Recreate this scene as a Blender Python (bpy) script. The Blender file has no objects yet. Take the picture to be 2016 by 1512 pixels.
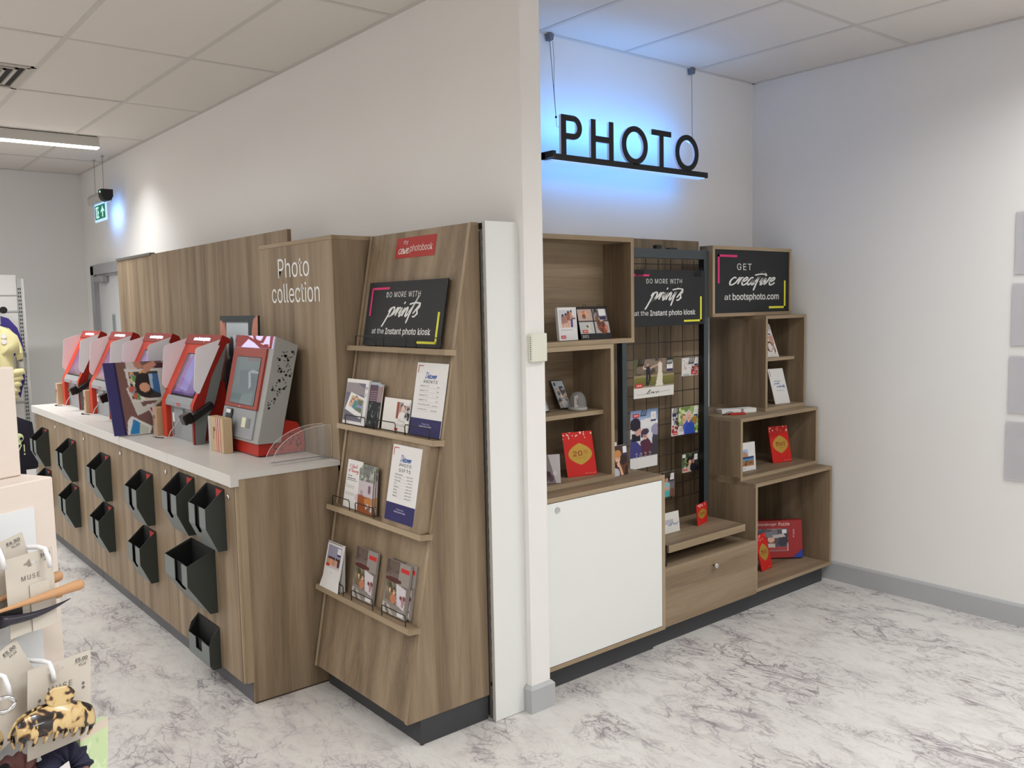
import bpy, bmesh, math, random
import numpy as np
from mathutils import Vector, Matrix

# ------------------------------------------------------------------ camera, world, lights, exposure
SC = bpy.context.scene
COL = SC.collection
CAM_H = 1.658
FPX = 1717.6
def _cam():
    yaw, pitch, roll = 0.687, -0.0891, -0.0202
    f = Vector((math.sin(yaw)*math.cos(pitch), math.cos(yaw)*math.cos(pitch), math.sin(pitch)))
    r0 = Vector((math.cos(yaw), -math.sin(yaw), 0)); u0 = r0.cross(f)
    r = math.cos(roll)*r0 + math.sin(roll)*u0
    u = -math.sin(roll)*r0 + math.cos(roll)*u0
    m = Matrix((r, u, -f)).transposed().to_4x4()
    m.translation = Vector((0, 0, CAM_H))
    cd = bpy.data.cameras.new('camera'); co = bpy.data.objects.new('camera', cd)
    COL.objects.link(co); co.matrix_world = m
    cd.sensor_width = 36; cd.lens = FPX/2016*36; cd.clip_start = .05; cd.clip_end = 60
    SC.camera = co
_cam()
w = bpy.data.worlds.new('world'); SC.world = w; w.use_nodes = True
w.node_tree.nodes['Background'].inputs[0].default_value = (.9, .95, 1, 1)
w.node_tree.nodes['Background'].inputs[1].default_value = .25
SC.view_settings.view_transform = 'Standard'; SC.view_settings.look = 'None'
SC.view_settings.gamma = 1; SC.view_settings.use_curve_mapping = False
SC.cycles.max_bounces = 7; SC.cycles.diffuse_bounces = 4; SC.cycles.glossy_bounces = 3
SC.view_settings.exposure = 0.0
LAMP = 24.0            # watts of each ceiling luminaire
LAMP_COL = (.985, 1.0, 1.0)

def area(name, loc, direction, sx, sy, watts, col, parent=None, spread=180):
    d = bpy.data.lights.new(name, 'AREA'); d.shape = 'RECTANGLE'; d.size = sx; d.size_y = sy
    d.energy = watts; d.color = col; d.spread = math.radians(spread)
    o = bpy.data.objects.new(name, d); COL.objects.link(o)
    o.rotation_euler = Vector(direction).to_track_quat('-Z', 'Y').to_euler(); o.location = loc
    if parent is not None:
        o.location = Vector(loc)-parent.location; o.parent = parent
    return o

# ------------------------------------------------------------------ materials
def lin(c):
    c = np.asarray(c, float)/255.0
    return np.where(c <= .04045, c/12.92, ((c+.055)/1.055)**2.4)
def L4(c):
    a = lin(c); return (float(a[0]), float(a[1]), float(a[2]), 1.0)
MATS = {}
def mat(name, rgb, rough=.5, metal=0, emit=0, emit_rgb=None, spec=.5, trans=0, alpha=1, coat=0, noise=0, nscale=30, bump=0, ior=1.45):
    if name in MATS: return MATS[name]
    m = bpy.data.materials.new(name); m.use_nodes = True
    nt = m.node_tree; b = nt.nodes['Principled BSDF']
    b.inputs['Base Color'].default_value = L4(rgb); b.inputs['Roughness'].default_value = rough
    b.inputs['Metallic'].default_value = metal; b.inputs['Specular IOR Level'].default_value = spec
    b.inputs['Transmission Weight'].default_value = trans; b.inputs['Alpha'].default_value = alpha
    b.inputs['Coat Weight'].default_value = coat; b.inputs['IOR'].default_value = ior
    if emit:
        b.inputs['Emission Color'].default_value = L4(emit_rgb or rgb); b.inputs['Emission Strength'].default_value = emit
    if noise or bump:
        g = nt.nodes.new('ShaderNodeNewGeometry'); n = nt.nodes.new('ShaderNodeTexNoise')
        n.inputs['Scale'].default_value = nscale; n.inputs['Detail'].default_value = 4
        nt.links.new(g.outputs['Position'], n.inputs['Vector'])
        if noise:
            r = nt.nodes.new('ShaderNodeMapRange'); r.inputs[3].default_value = 1-noise; r.inputs[4].default_value = 1+noise
            nt.links.new(n.outputs[0], r.inputs[0])
            mx = nt.nodes.new('ShaderNodeVectorMath'); mx.operation = 'SCALE'; mx.inputs[0].default_value = L4(rgb)[:3]
            nt.links.new(r.outputs[0], mx.inputs['Scale']); nt.links.new(mx.outputs[0], b.inputs['Base Color'])
        if bump:
            bp = nt.nodes.new('ShaderNodeBump'); bp.inputs['Strength'].default_value = bump; bp.inputs['Distance'].default_value = .002
            nt.links.new(n.outputs[0], bp.inputs['Height']); nt.links.new(bp.outputs[0], b.inputs['Normal'])
    MATS[name] = m
    return m

def wood(name, axis, base=(139, 120, 97), dark=(113, 96, 76), light=(156, 138, 114), seed=0., gain=1.0):
    """oak laminate, grain along axis (0,1,2), broad soft staves and fine fibres"""
    if name in MATS: return MATS[name]
    m = bpy.data.materials.new(name); m.use_nodes = True
    nt = m.node_tree; N = nt.nodes; K = nt.links; b = N['Principled BSDF']
    g = N.new('ShaderNodeNewGeometry')
    off = N.new('ShaderNodeVectorMath'); off.operation = 'ADD'; off.inputs[1].default_value = (seed, seed*1.7, seed*.6)
    K.new(g.outputs['Position'], off.inputs[0])
    def tex(cross, along, detail, rough=.6, dist=0):
        mp = N.new('ShaderNodeMapping'); s = [cross]*3; s[axis] = along; mp.inputs['Scale'].default_value = s
        K.new(off.outputs[0], mp.inputs['Vector'])
        t = N.new('ShaderNodeTexNoise'); t.inputs['Scale'].default_value = 1; t.inputs['Detail'].default_value = detail
        t.inputs['Roughness'].default_value = rough; t.inputs['Distortion'].default_value = dist
        K.new(mp.outputs[0], t.inputs['Vector']); return t.outputs[0]
    staves = tex(11, .35, 1.0, .4); fig = tex(26, 1.5, 4, .6, .9); fib = tex(170, 5, 3, .7)
    a = N.new('ShaderNodeMath'); a.operation = 'MULTIPLY'; a.inputs[1].default_value = .56*gain; K.new(staves, a.inputs[0])
    c = N.new('ShaderNodeMath'); c.operation = 'MULTIPLY_ADD'; c.inputs[1].default_value = .36*gain; K.new(fig, c.inputs[0]); K.new(a.outputs[0], c.inputs[2])
    d = N.new('ShaderNodeMath'); d.operation = 'MULTIPLY_ADD'; d.inputs[1].default_value = .20*gain; K.new(fib, d.inputs[0]); K.new(c.outputs[0], d.inputs[2])
    cr = N.new('ShaderNodeValToRGB'); e = cr.color_ramp.elements
    mid = .56*gain
    e[0].position = mid-.15; e[0].color = L4(dark); e[1].position = mid+.15; e[1].color = L4(light)
    x = e.new(mid); x.color = L4(base)
    K.new(d.outputs[0], cr.inputs[0]); K.new(cr.outputs[0], b.inputs['Base Color'])
    b.inputs['Roughness'].default_value = .55; b.inputs['Specular IOR Level'].default_value = .35
    MATS[name] = m
    return m
WV = wood('oak_laminate_upright_grain', 2)
WX = wood('oak_laminate_cross_grain', 0, seed=3.1)
WY = wood('oak_laminate_long_grain', 1, seed=5.3)
WE = wood('oak_edge_band', 1, (160, 141, 115), (142, 123, 98), (174, 155, 129), seed=9.)
WEX = wood('oak_edge_band_cross', 0, (158, 139, 113), (140, 121, 96), (172, 153, 127), seed=7.)
WEV = wood('oak_edge_band_upright', 2, (158, 139, 113), (140, 121, 96), (172, 153, 127), seed=8.)
WALL = mat('painted_plaster', (238, 236, 233), .85, noise=.012, nscale=3, spec=.2)
CEIL = mat('ceiling_tile_board', (226, 220, 213), .95, noise=.02, nscale=220, spec=.1)
TBAR = mat('ceiling_grid_paint', (206, 201, 195), .6)
SKIRT = mat('grey_painted_skirting', (178, 180, 182), .5)
WHITE = mat('white_laminate', (232, 234, 231), .4)
CREAM = mat('cream_enamel', (226, 226, 212), .45)
TOPW = mat('white_worktop_laminate', (210, 207, 202), .38)
CHAR = mat('charcoal_plinth', (62, 63, 66), .6, noise=.05, nscale=60)
STEEL = mat('grey_steel', (150, 150, 146), .4, metal=.6)
DSTEEL = mat('dark_grey_steel', (62, 70, 74), .5)
BLACK = mat('matt_black', (18, 18, 20), .5)
WIRE = mat('black_wire', (52, 48, 44), .45, metal=.3)
CHROME = mat('chrome', (220, 220, 220), .18, metal=1)
PAPER = mat('white_paper', (228, 226, 224), .7)
PAPERG = mat('grey_paper_edge', (188, 184, 180), .7)
INKB = mat('black_ink', (40, 42, 48), .7)
INKW = mat('white_print', (225, 225, 222), .6)
INKN = mat('navy_print', (44, 40, 92), .6)
INKBL = mat('blue_print', (60, 96, 170), .6)
INKR = mat('red_print', (196, 44, 40), .6)
PINK = mat('pink_print', (214, 52, 112), .6)
YEL = mat('yellow_print', (226, 222, 66), .6)
SLATE = mat('charcoal_board', (30, 32, 35), .6, noise=.12, nscale=90)
def prints_material():
    m = bpy.data.materials.new('printed_picture'); m.use_nodes = True
    nt = m.node_tree; b = nt.nodes['Principled BSDF']
    a = nt.nodes.new('ShaderNodeAttribute'); a.attribute_name = 'Col'
    nt.links.new(a.outputs['Color'], b.inputs['Base Color'])
    b.inputs['Roughness'].default_value = .5; b.inputs['Specular IOR Level'].default_value = .3
    return m
PRINT = prints_material()

# ------------------------------------------------------------------ object helpers
def tag(o, label=None, cat=None, group=None, kind=None):
    if label: o['label'] = label
    if cat: o['category'] = cat
    if group: o['group'] = group
    if kind: o['kind'] = kind
    return o
def thing(name, label, cat, loc=(0, 0, 0), rotz=0, group=None):
    o = bpy.data.objects.new(name, None); COL.objects.link(o)
    o.empty_display_size = .05; o.location = loc; o.rotation_euler = (0, 0, rotz)
    return tag(o, label, cat, group)
def origin_of(p):
    """world offset of the thing a part belongs to (its parts keep identity transforms)"""
    while p is not None and p.parent is not None: p = p.parent
    return Vector((0, 0, 0)) if p is None else p.location.copy()
class MB:
    """collects geometry in world coordinates (or local, see build)"""
    def __init__(s): s.v = []; s.f = []; s.smooth = []
    def add(s, vs, fs, smooth=False):
        n = len(s.v); s.v += [tuple(map(float, v)) for v in vs]
        s.f += [tuple(i+n for i in f) for f in fs]; s.smooth += [smooth]*len(fs); return s
    def box(s, x0, x1, y0, y1, z0, z1):
        if x0 > x1: x0, x1 = x1, x0
        if y0 > y1: y0, y1 = y1, y0
        if z0 > z1: z0, z1 = z1, z0
        return s.add([(x0,y0,z0),(x1,y0,z0),(x1,y1,z0),(x0,y1,z0),(x0,y0,z1),(x1,y0,z1),(x1,y1,z1),(x0,y1,z1)],
            [(0,3,2,1),(4,5,6,7),(0,1,5,4),(1,2,6,5),(2,3,7,6),(3,0,4,7)])
    def obox(s, O, R, U, w, h, t):
        """board: O bottom-left-front corner, R right, U up, thickness t going back"""
        O = Vector(O); R = Vector(R).normalized(); U = Vector(U).normalized(); B = -R.cross(U)
        p = [O+R*a+U*b+B*c for c in (0, t) for b in (0, h) for a in (0, w)]
        return s.add(p, [(0,1,3,2),(5,4,6,7),(1,5,7,3),(4,0,2,6),(2,3,7,6),(4,5,1,0)])
    def prism(s, poly, axis, a, b):
        """poly: 2d points in the other two axes (ascending axis order), extruded from a to b"""
        n = len(poly); vs = []
        for t in (a, b):
            for p in poly:
                q = list(p); q.insert(axis, t); vs.append(q)
        return s.add(vs, [tuple(range(n))[::-1], tuple(range(n, 2*n))]+[(i, (i+1) % n, n+(i+1) % n, n+i) for i in range(n)])
    def tube(s, pts, r, n=6, closed=False):
        pts = [Vector(p) for p in pts]; rr = r if hasattr(r, '__len__') else [r]*len(pts)
        base = len(s.v); m = len(pts); up = None
        for i, p in enumerate(pts):
            a = pts[(i-1) % m] if (i or closed) else p; c = pts[(i+1) % m] if (i < m-1 or closed) else p
            t = (c-a).normalized()
            if up is None:
                up = t.orthogonal().normalized()
            else:
                up = (up-t*up.dot(t))
                up = up.normalized() if up.length > 1e-6 else t.orthogonal().normalized()
            bi = t.cross(up)
            for k in range(n):
                an = 2*math.pi*k/n; s.v.append(tuple(p+(up*math.cos(an)+bi*math.sin(an))*rr[i]))
        for i in range(m if closed else m-1):
            j = (i+1) % m
            for k in range(n):
                l = (k+1) % n
                s.f.append((base+i*n+k, base+i*n+l, base+j*n+l, base+j*n+k)); s.smooth.append(True)
        if not closed:
            s.f.append(tuple(base+k for k in range(n))[::-1]); s.f.append(tuple(base+(m-1)*n+k for k in range(n))); s.smooth += [False]*2
        return s
    def rod(s, a, b, r, n=8): return s.tube([a, b], r, n)
    def ell(s, c, rx, ry, rz, nu=12, nv=8, frac=1.0, rot=None):
        vs = []; c = Vector(c)
        for i in range(nv+1):
            th = math.pi*frac*i/nv
            for k in range(nu):
                ph = 2*math.pi*k/nu
                p = Vector((rx*math.sin(th)*math.cos(ph), ry*math.sin(th)*math.sin(ph), rz*math.cos(th)))
                if rot is not None: p = rot @ p
                vs.append(c+p)
        fs = [(i*nu+k, (i+1)*nu+k, (i+1)*nu+(k+1) % nu, i*nu+(k+1) % nu) for i in range(nv) for k in range(nu)]
        return s.add(vs, fs, True)
    def disc(s, c, nrm, r, n=10, t=0.0):
        nrm = Vector(nrm).normalized(); return s.tube([Vector(c), Vector(c)+nrm*max(t, 1e-4)], r, n)
    def grid(s, fn, nu, nv, smooth=True, closed_u=False):
        vs = [fn(i/nu, j/nv) for j in range(nv+1) for i in range(nu if closed_u else nu+1)]
        wd = nu if closed_u else nu+1; fs = []
        for j in range(nv):
            for i in range(nu):
                k = (i+1) % wd if closed_u else i+1
                fs.append((j*wd+i, j*wd+k, (j+1)*wd+k, (j+1)*wd+i))
        return s.add(vs, fs, smooth)
    def build(s, name, m, parent=None, loc=None, local=False, bevel=0, seg=1):
        me = bpy.data.meshes.new(name)
        o = bpy.data.objects.new(name, me); COL.objects.link(o)
        v = s.v
        if parent is not None:
            o.parent = parent
            if not local:
                d = origin_of(parent); v = [(a-d.x, b-d.y, c-d.z) for a, b, c in v]
        elif loc is not None:
            o.location = loc
            if not local: v = [(a-loc[0], b-loc[1], c-loc[2]) for a, b, c in v]
        me.from_pydata(v, [], s.f)
        me.polygons.foreach_set('use_smooth', s.smooth)
        bm = bmesh.new(); bm.from_mesh(me)
        if bevel:
            bmesh.ops.remove_doubles(bm, verts=bm.verts, dist=1e-6)
            es = [e for e in bm.edges if len(e.link_faces) == 2 and e.calc_face_angle(0) > .5]
            bmesh.ops.bevel(bm, geom=es, offset=bevel, segments=seg, affect='EDGES', profile=.6)
        bmesh.ops.recalc_face_normals(bm, faces=bm.faces)
        bm.to_mesh(me); bm.free()
        if m is not None: me.materials.append(m)
        me.update()
        return o
def centre(mb):
    a = np.array(mb.v); lo = a.min(0); hi = a.max(0)
    return ((lo[0]+hi[0])/2, (lo[1]+hi[1])/2, lo[2])
def solo(name, mb, m, label, cat, group=None, bevel=0):
    o = mb.build(name, m, None, centre(mb), bevel=bevel); return tag(o, label, cat, group)
def struct(name, mb, m, parent=None, bevel=0):
    o = mb.build(name, m, parent, None if parent else centre(mb), bevel=bevel)
    if parent is None: o['kind'] = 'structure'
    return o
def B(*a): return MB().box(*a)
def dup(root, loc, rotz=None, label=None, group=None):
    r = root.copy(); COL.objects.link(r); r.location = loc
    if rotz is not None: r.rotation_euler = (0, 0, rotz)
    if label: r['label'] = label
    if group: r['group'] = group
    def kids(o, n):
        for ch in list(o.children):
            c = ch.copy(); COL.objects.link(c); c.parent = n; kids(ch, c)
    kids(root, r)
    return r

# ------------------------------------------------------------------ lettering
def _sans():
    # Blender's own bundled interface typeface, or the built-in one where it is missing
    import os
    try:
        q = os.path.join(bpy.utils.system_resource('DATAFILES'), 'fonts', 'Inter.woff2')
        return bpy.data.fonts.load(q) if os.path.exists(q) else None
    except Exception:
        return None
SANS = _sans()
def font_shape(text, bold=0., spacing=1.):
    cu = bpy.data.curves.new('t', 'FONT'); cu.body = text; cu.size = 1; cu.offset = bold
    if SANS is not None: cu.font = SANS
    cu.resolution_u = 3; cu.space_character = spacing; cu.fill_mode = 'FRONT'
    ob = bpy.data.objects.new('t', cu); COL.objects.link(ob)
    dg = bpy.context.evaluated_depsgraph_get(); me = bpy.data.meshes.new_from_object(ob.evaluated_get(dg))
    vs = np.array([tuple(v.co)[:2] for v in me.vertices]) if len(me.vertices) else np.zeros((0, 2))
    fs = [tuple(p.vertices) for p in me.polygons]
    bpy.data.objects.remove(ob); bpy.data.curves.remove(cu); bpy.data.meshes.remove(me)
    return vs, fs
def letters(parent, text, O, R, U, cx, cy, w, m, h=None, bold=0., spacing=1., off=.0008, name='lettering', thick=0):
    """text centred at (cx,cy) on the plane O,R,U, scaled to width w (and height h if given)"""
    vs, fs = font_shape(text, bold, spacing)
    lo = vs.min(0); hi = vs.max(0); sx = w/(hi[0]-lo[0]); sy = h/(hi[1]-lo[1]) if h else sx
    O = Vector(O); R = Vector(R).normalized(); U = Vector(U).normalized(); Nn = R.cross(U)
    P = [O+R*(cx+(x-(lo[0]+hi[0])/2)*sx)+U*(cy+(y-(lo[1]+hi[1])/2)*sy)+Nn*(off+thick) for x, y in vs]
    mb = MB().add(P, fs)
    return mb.build(name, m, parent)
HAND = {  # cursive stroke glyphs: advance width, strokes (x right, y up, x-height = 1)
 'p': (.75, [[(.02,.55),(.18,.95),(.2,.6),(0,-.6),(-.12,-1.1)], [(.12,.35),(.3,.95),(.55,1),(.62,.6),(.45,.1),(.2,.05),(.4,.05),(.75,.35)]]),
 'r': (.55, [[(0,.3),(.2,.95),(.3,.8),(.25,.1)], [(.26,.3),(.4,.9),(.58,.98)]]),
 'i': (.36, [[(0,.35),(.18,.95),(.14,.25),(.2,.02),(.38,.3)], [(.24,1.35),(.27,1.6)]]),
 'n': (.75, [[(0,.35),(.18,.95),(.16,.05)], [(.17,.4),(.42,.98),(.52,.8),(.5,.2),(.6,.02),(.78,.35)]]),
 't': (.5, [[(0,.4),(.3,1.3),(.42,2.2),(.22,.6),(.18,-.7)], [(-.25,1.3),(.3,1.45),(.9,1.38),(.85,1.2)]]),
 's': (.6, [[(.05,.3),(.4,1.2),(.48,1.0),(.35,.7),(.5,.35),(.32,0),(.1,.02)], [(.3,.0),(.6,.3)]]),
 'c': (.6, [[(.5,.85),(.3,1),(.05,.55),(.15,.05),(.4,.08),(.62,.35)]]),
 'e': (.58, [[(.05,.4),(.35,.6),(.45,.9),(.28,1),(.06,.5),(.18,.04),(.4,.08),(.6,.35)]]),
 'a': (.72, [[(.5,.85),(.25,.98),(.02,.4),(.18,.02),(.42,.4),(.55,.95),(.48,.25),(.56,.02),(.74,.3)]]),
 'v': (.6, [[(0,.4),(.14,.95),(.2,.05),(.45,.7),(.5,1.0),(.68,.9)]]),
 'o': (.62, [[(.4,.95),(.15,.9),(.02,.35),(.2,.02),(.45,.35),(.45,.85),(.32,.95),(.4,.75),(.64,.8)]]),
 'l': (.4, [[(0,.35),(.3,1.4),(.34,2),(.24,2.05),(.16,1.2),(.16,.15),(.26,.02),(.42,.3)]]),
 'u': (.72, [[(0,.4),(.12,.95),(.1,.25),(.22,.02),(.42,.4),(.54,.98),(.5,.25),(.58,.02),(.74,.3)]]),
 'h': (.72, [[(0,.3),(.28,1.5),(.3,2),(.2,1.6),(.12,0)], [(.14,.4),(.38,.95),(.5,.8),(.46,.2),(.56,.02),(.74,.3)]]),
 'f': (.5, [[(0,.3),(.36,1.5),(.44,2),(.32,2),(.2,1),(.05,-.8)], [(0,.9),(.5,1.0)]]),
 'x': (.6, [[(.02,.9),(.2,.8),(.35,.1),(.6,.1)], [(.55,.95),(.05,.05)]]),
 'y': (.7, [[(0,.4),(.12,.95),(.12,.35),(.24,.1),(.42,.5),(.55,1),(.4,-.3),(.15,-.95),(.0,-.7),(.3,-.2),(.74,.3)]]),
 'd': (.7, [[(.45,.85),(.2,.95),(.02,.4),(.18,.02),(.42,.5),(.62,2)], [(.56,1.4),(.48,.2),(.56,.02),(.72,.3)]]),
 'k': (.65, [[(0,.3),(.26,1.5),(.28,2),(.18,1.6),(.12,0)], [(.5,1),(.16,.5),(.5,.02),(.68,.2)]]),
 'w': (.85, [[(0,.4),(.12,.95),(.12,.2),(.25,.02),(.42,.7),(.44,.2),(.55,.02),(.72,.6),(.74,1),(.9,.85)]]),
 'm': (1.0, [[(0,.35),(.15,.95),(.14,.05)], [(.15,.4),(.36,.98),(.42,.8),(.4,.05)], [(.41,.4),(.64,.98),(.72,.8),(.7,.2),(.8,.02),(1,.3)]]),
 'g': (.68, [[(.48,.85),(.22,.98),(.02,.45),(.18,.08),(.42,.5),(.52,.98),(.4,-.3),(.15,-.9),(0,-.6),(.35,-.1),(.7,.3)]]),
 'b': (.65, [[(0,.3),(.28,1.5),(.3,2),(.2,1.6),(.1,.2),(.3,.0),(.52,.4),(.45,.8),(.3,.7)], [(.45,.7),(.68,.8)]]),
 'D': (1.2, [[(.35,1.8),(.15,.1)], [(.0,1.75),(.6,1.9),(1.05,1.2),(.8,.35),(.1,.0)]]),
 'A': (1.1, [[(.05,0),(.6,1.9),(.8,0)], [(.2,.7),(.8,.75)]]),
 'M': (1.3, [[(.05,0),(.3,1.8),(.6,.5),(1.0,1.85),(1.1,0)]]),
 'C': (.95, [[(.85,1.6),(.55,1.85),(.1,1.1),(.25,.1),(.6,.02),(.95,.4)]]),
 ' ': (.5, []),
}
def catmull(pts, n=5):
    p = [np.array(a, float) for a in pts]
    if len(p) < 3: return p
    q = [2*p[0]-p[1]]+p+[2*p[-1]-p[-2]]; out = []
    for i in range(1, len(q)-2):
        for k in range(n):
            t = k/n
            out.append(.5*((2*q[i])+(-q[i-1]+q[i+1])*t+(2*q[i-1]-5*q[i]+4*q[i+1]-q[i+2])*t*t+(-q[i-1]+3*q[i]-3*q[i+1]+q[i+2])*t**3))
    out.append(p[-1]); return out
def script(parent, text, O, R, U, cx, cy, w, m, h=None, pen=.17, slant=.22, off=.0008, extra=(), name='script_lettering'):
    """hand-lettered word as flat ribbons"""
    strokes = []; x = 0.
    for ch in text:
        adv, st = HAND.get(ch, HAND[' '])
        strokes += [[(x+a+b*slant, b) for a, b in s] for s in st]; x += adv
    strokes += [list(e) for e in extra]
    mb2 = []; allp = np.array([p for s in strokes for p in s]); lo = allp.min(0); hi = allp.max(0)
    sx = w/(hi[0]-lo[0]); sy = h/(hi[1]-lo[1]) if h else sx
    O = Vector(O); R = Vector(R).normalized(); U = Vector(U).normalized(); Nn = R.cross(U)
    mb = MB(); lay = 0
    for s in strokes:
        c = catmull(s); L = []; Rr = []
        for i, p in enumerate(c):
            t = c[min(i+1, len(c)-1)]-c[max(i-1, 0)]; l = np.hypot(*t) or 1; nn = np.array([-t[1], t[0]])/l
            hw = pen*.5*(.75 if i in (0, len(c)-1) else 1)
            L.append(p+nn*hw); Rr.append(p-nn*hw)
        lay += 1
        P = [O+R*(cx+(q[0]-(lo[0]+hi[0])/2)*sx)+U*(cy+(q[1]-(lo[1]+hi[1])/2)*sy)+Nn*(off+lay*4e-6) for q in L+Rr]
        n = len(L); mb.add(P, [(i, i+1, n+i+1, n+i) for i in range(n-1)])
    return mb.build(name, m, parent)
def flat(parent, name, m, O, R, U, rects, off=.0006):
    """flat printed rectangles (x0,y0,x1,y1) on a plane"""
    O = Vector(O); R = Vector(R).normalized(); U = Vector(U).normalized(); Nn = R.cross(U); mb = MB()
    for x0, y0, x1, y1 in rects:
        mb.add([O+R*a+U*b+Nn*off for a, b in ((x0,y0),(x1,y0),(x1,y1),(x0,y1))], [(0,1,2,3)])
    return mb.build(name, m, parent)

# ------------------------------------------------------------------ printed pictures (colour attribute on a fine grid)
class Paint:
    """picture painted by formula; x right 0..1, y down 0..1"""
    def __init__(s, nx, ny, bg):
        s.nx, s.ny = nx, ny; s.a = np.zeros((ny, nx, 3)); s.a[:] = bg
        s.X, s.Y = np.meshgrid((np.arange(nx)+.5)/nx, (np.arange(ny)+.5)/ny); s.asp = ny/nx
    def _m(s, k, c, al=1): s.a[k] = s.a[k]*(1-al)+np.array(c, float)*al; return s
    def rect(s, x0, y0, x1, y1, c, al=1): return s._m((s.X >= x0) & (s.X < x1) & (s.Y >= y0) & (s.Y < y1), c, al)
    def ell(s, cx, cy, rx, ry, c, ang=0, al=1):
        dx = s.X-cx; dy = (s.Y-cy)*s.asp; ca, sa = math.cos(ang), math.sin(ang)
        u = dx*ca+dy*sa; v = -dx*sa+dy*ca; return s._m((u/rx)**2+(v/(ry*s.asp))**2 <= 1, c, al)
    def poly(s, pts, c, al=1):
        k = np.zeros(s.X.shape, bool); n = len(pts)
        for i in range(n):
            (x0, y0), (x1, y1) = pts[i], pts[(i+1) % n]
            if y0 == y1: continue
            cr = ((y0 > s.Y) != (y1 > s.Y)) & (s.X < (x1-x0)*(s.Y-y0)/(y1-y0)+x0); k ^= cr
        return s._m(k, c, al)
    def vgrad(s, c0, c1, y0=0, y1=1, x0=0, x1=1):
        t = np.clip((s.Y-y0)/(y1-y0), 0, 1)[..., None]; g = np.array(c0)*(1-t)+np.array(c1)*t
        k = (s.X >= x0) & (s.X < x1) & (s.Y >= y0) & (s.Y < y1); s.a[k] = g[k]; return s
    def blobs(s, n, x0, y0, x1, y1, r0, r1, cols, seed=1, al=1):
        rr = random.Random(seed)
        for _ in range(n):
            r = rr.uniform(r0, r1); s.ell(rr.uniform(x0, x1), rr.uniform(y0, y1), r, r/s.asp, rr.choice(cols), rr.uniform(0, 3), al)
        return s
    def lines(s, x0, x1, ys, th, c, seed=0, ragged=.15):
        rr = random.Random(seed)
        for y in ys: s.rect(x0, y, x1-rr.uniform(0, ragged)*(x1-x0), y+th, c)
        return s
    def person(s, cx, cy, r, hair, skin, top, hat=None):
        """head and shoulders: cx,cy head centre, r head radius (x units)"""
        q = r/s.asp
        s.ell(cx, cy+q*3.4, r*2.1, q*2.3, top); s.rect(cx-r*.4, cy+q*.6, cx+r*.4, cy+q*1.6, skin)
        s.ell(cx, cy-q*.15, r*1.18, q*1.25, hair); s.ell(cx+r*.08, cy+q*.15, r*.88, q*1.0, skin)
        if hat: s.ell(cx, cy-q*.6, r*1.2, q*.8, hat)
        s.rect(cx-r*.35, cy+q*.55, cx+r*.4, cy+q*.66, (150, 70, 66))
        s.rect(cx-r*.45, cy-q*.02, cx-r*.2, cy+q*.1, (60, 40, 36)); s.rect(cx+r*.3, cy-q*.02, cx+r*.55, cy+q*.1, (60, 40, 36)); return s
def picture(parent, name, paint, O, R, U, w, h, off=.0005, m=None, bend=None):
    O = Vector(O); R = Vector(R).normalized(); U = Vector(U).normalized(); Nn = R.cross(U)
    nx, ny = paint.nx, paint.ny; vs = []; cols = []
    la = lin(paint.a)
    for j in range(ny):
        y = h*(1-j/(ny-1))
        for i in range(nx):
            x = w*i/(nx-1); p = O+R*x+U*y+Nn*(off+(bend(x/w, y/h) if bend else 0)); vs.append(p); cols.append(la[j, i])
    fs = [(j*nx+i, (j+1)*nx+i, (j+1)*nx+i+1, j*nx+i+1) for j in range(ny-1) for i in range(nx-1)]
    o = MB().add(vs, fs).build(name, m or PRINT, parent)
    at = o.data.color_attributes.new('Col', 'FLOAT_COLOR', 'POINT')
    at.data.foreach_set('color', np.concatenate([np.array(cols), np.ones((len(cols), 1))], 1).ravel().astype(np.float32))
    return o
def card(name, label, cat, O, R, U, w, h, t=.002, body=None, paint=None, group=None, pname='printed_face', edge=0):
    """a flat print, leaflet, box or book: O bottom-left-front corner"""
    O = Vector(O); bz = (Vector(R).normalized().cross(Vector(U).normalized())).z*t
    if bz > 1e-5: O = O+Vector((0, 0, bz+.0003))          # a leaning board rests on its rear lower edge
    mb = MB().obox(O, R, U, w, h, t)
    o = mb.build(name, body or PAPER, None, tuple(Vector(O)+Vector(R).normalized()*w/2), bevel=edge)
    tag(o, label, cat, group)
    if paint is not None: picture(o, pname, paint, O, R, U, w, h)
    return o
EX = Vector((1, 0, 0)); EY = Vector((0, 1, 0)); EZ = Vector((0, 0, 1))
def lean(deg, R):
    """up vector of a board that leans back by deg, facing R x Z"""
    R = Vector(R).normalized(); back = -R.cross(EZ); a = math.radians(deg); return EZ*math.cos(a)+back*math.sin(a)
def turned(deg):
    """right vector of a board facing -Y, turned by deg about Z"""
    a = math.radians(deg); return Vector((math.cos(a), math.sin(a), 0))
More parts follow.
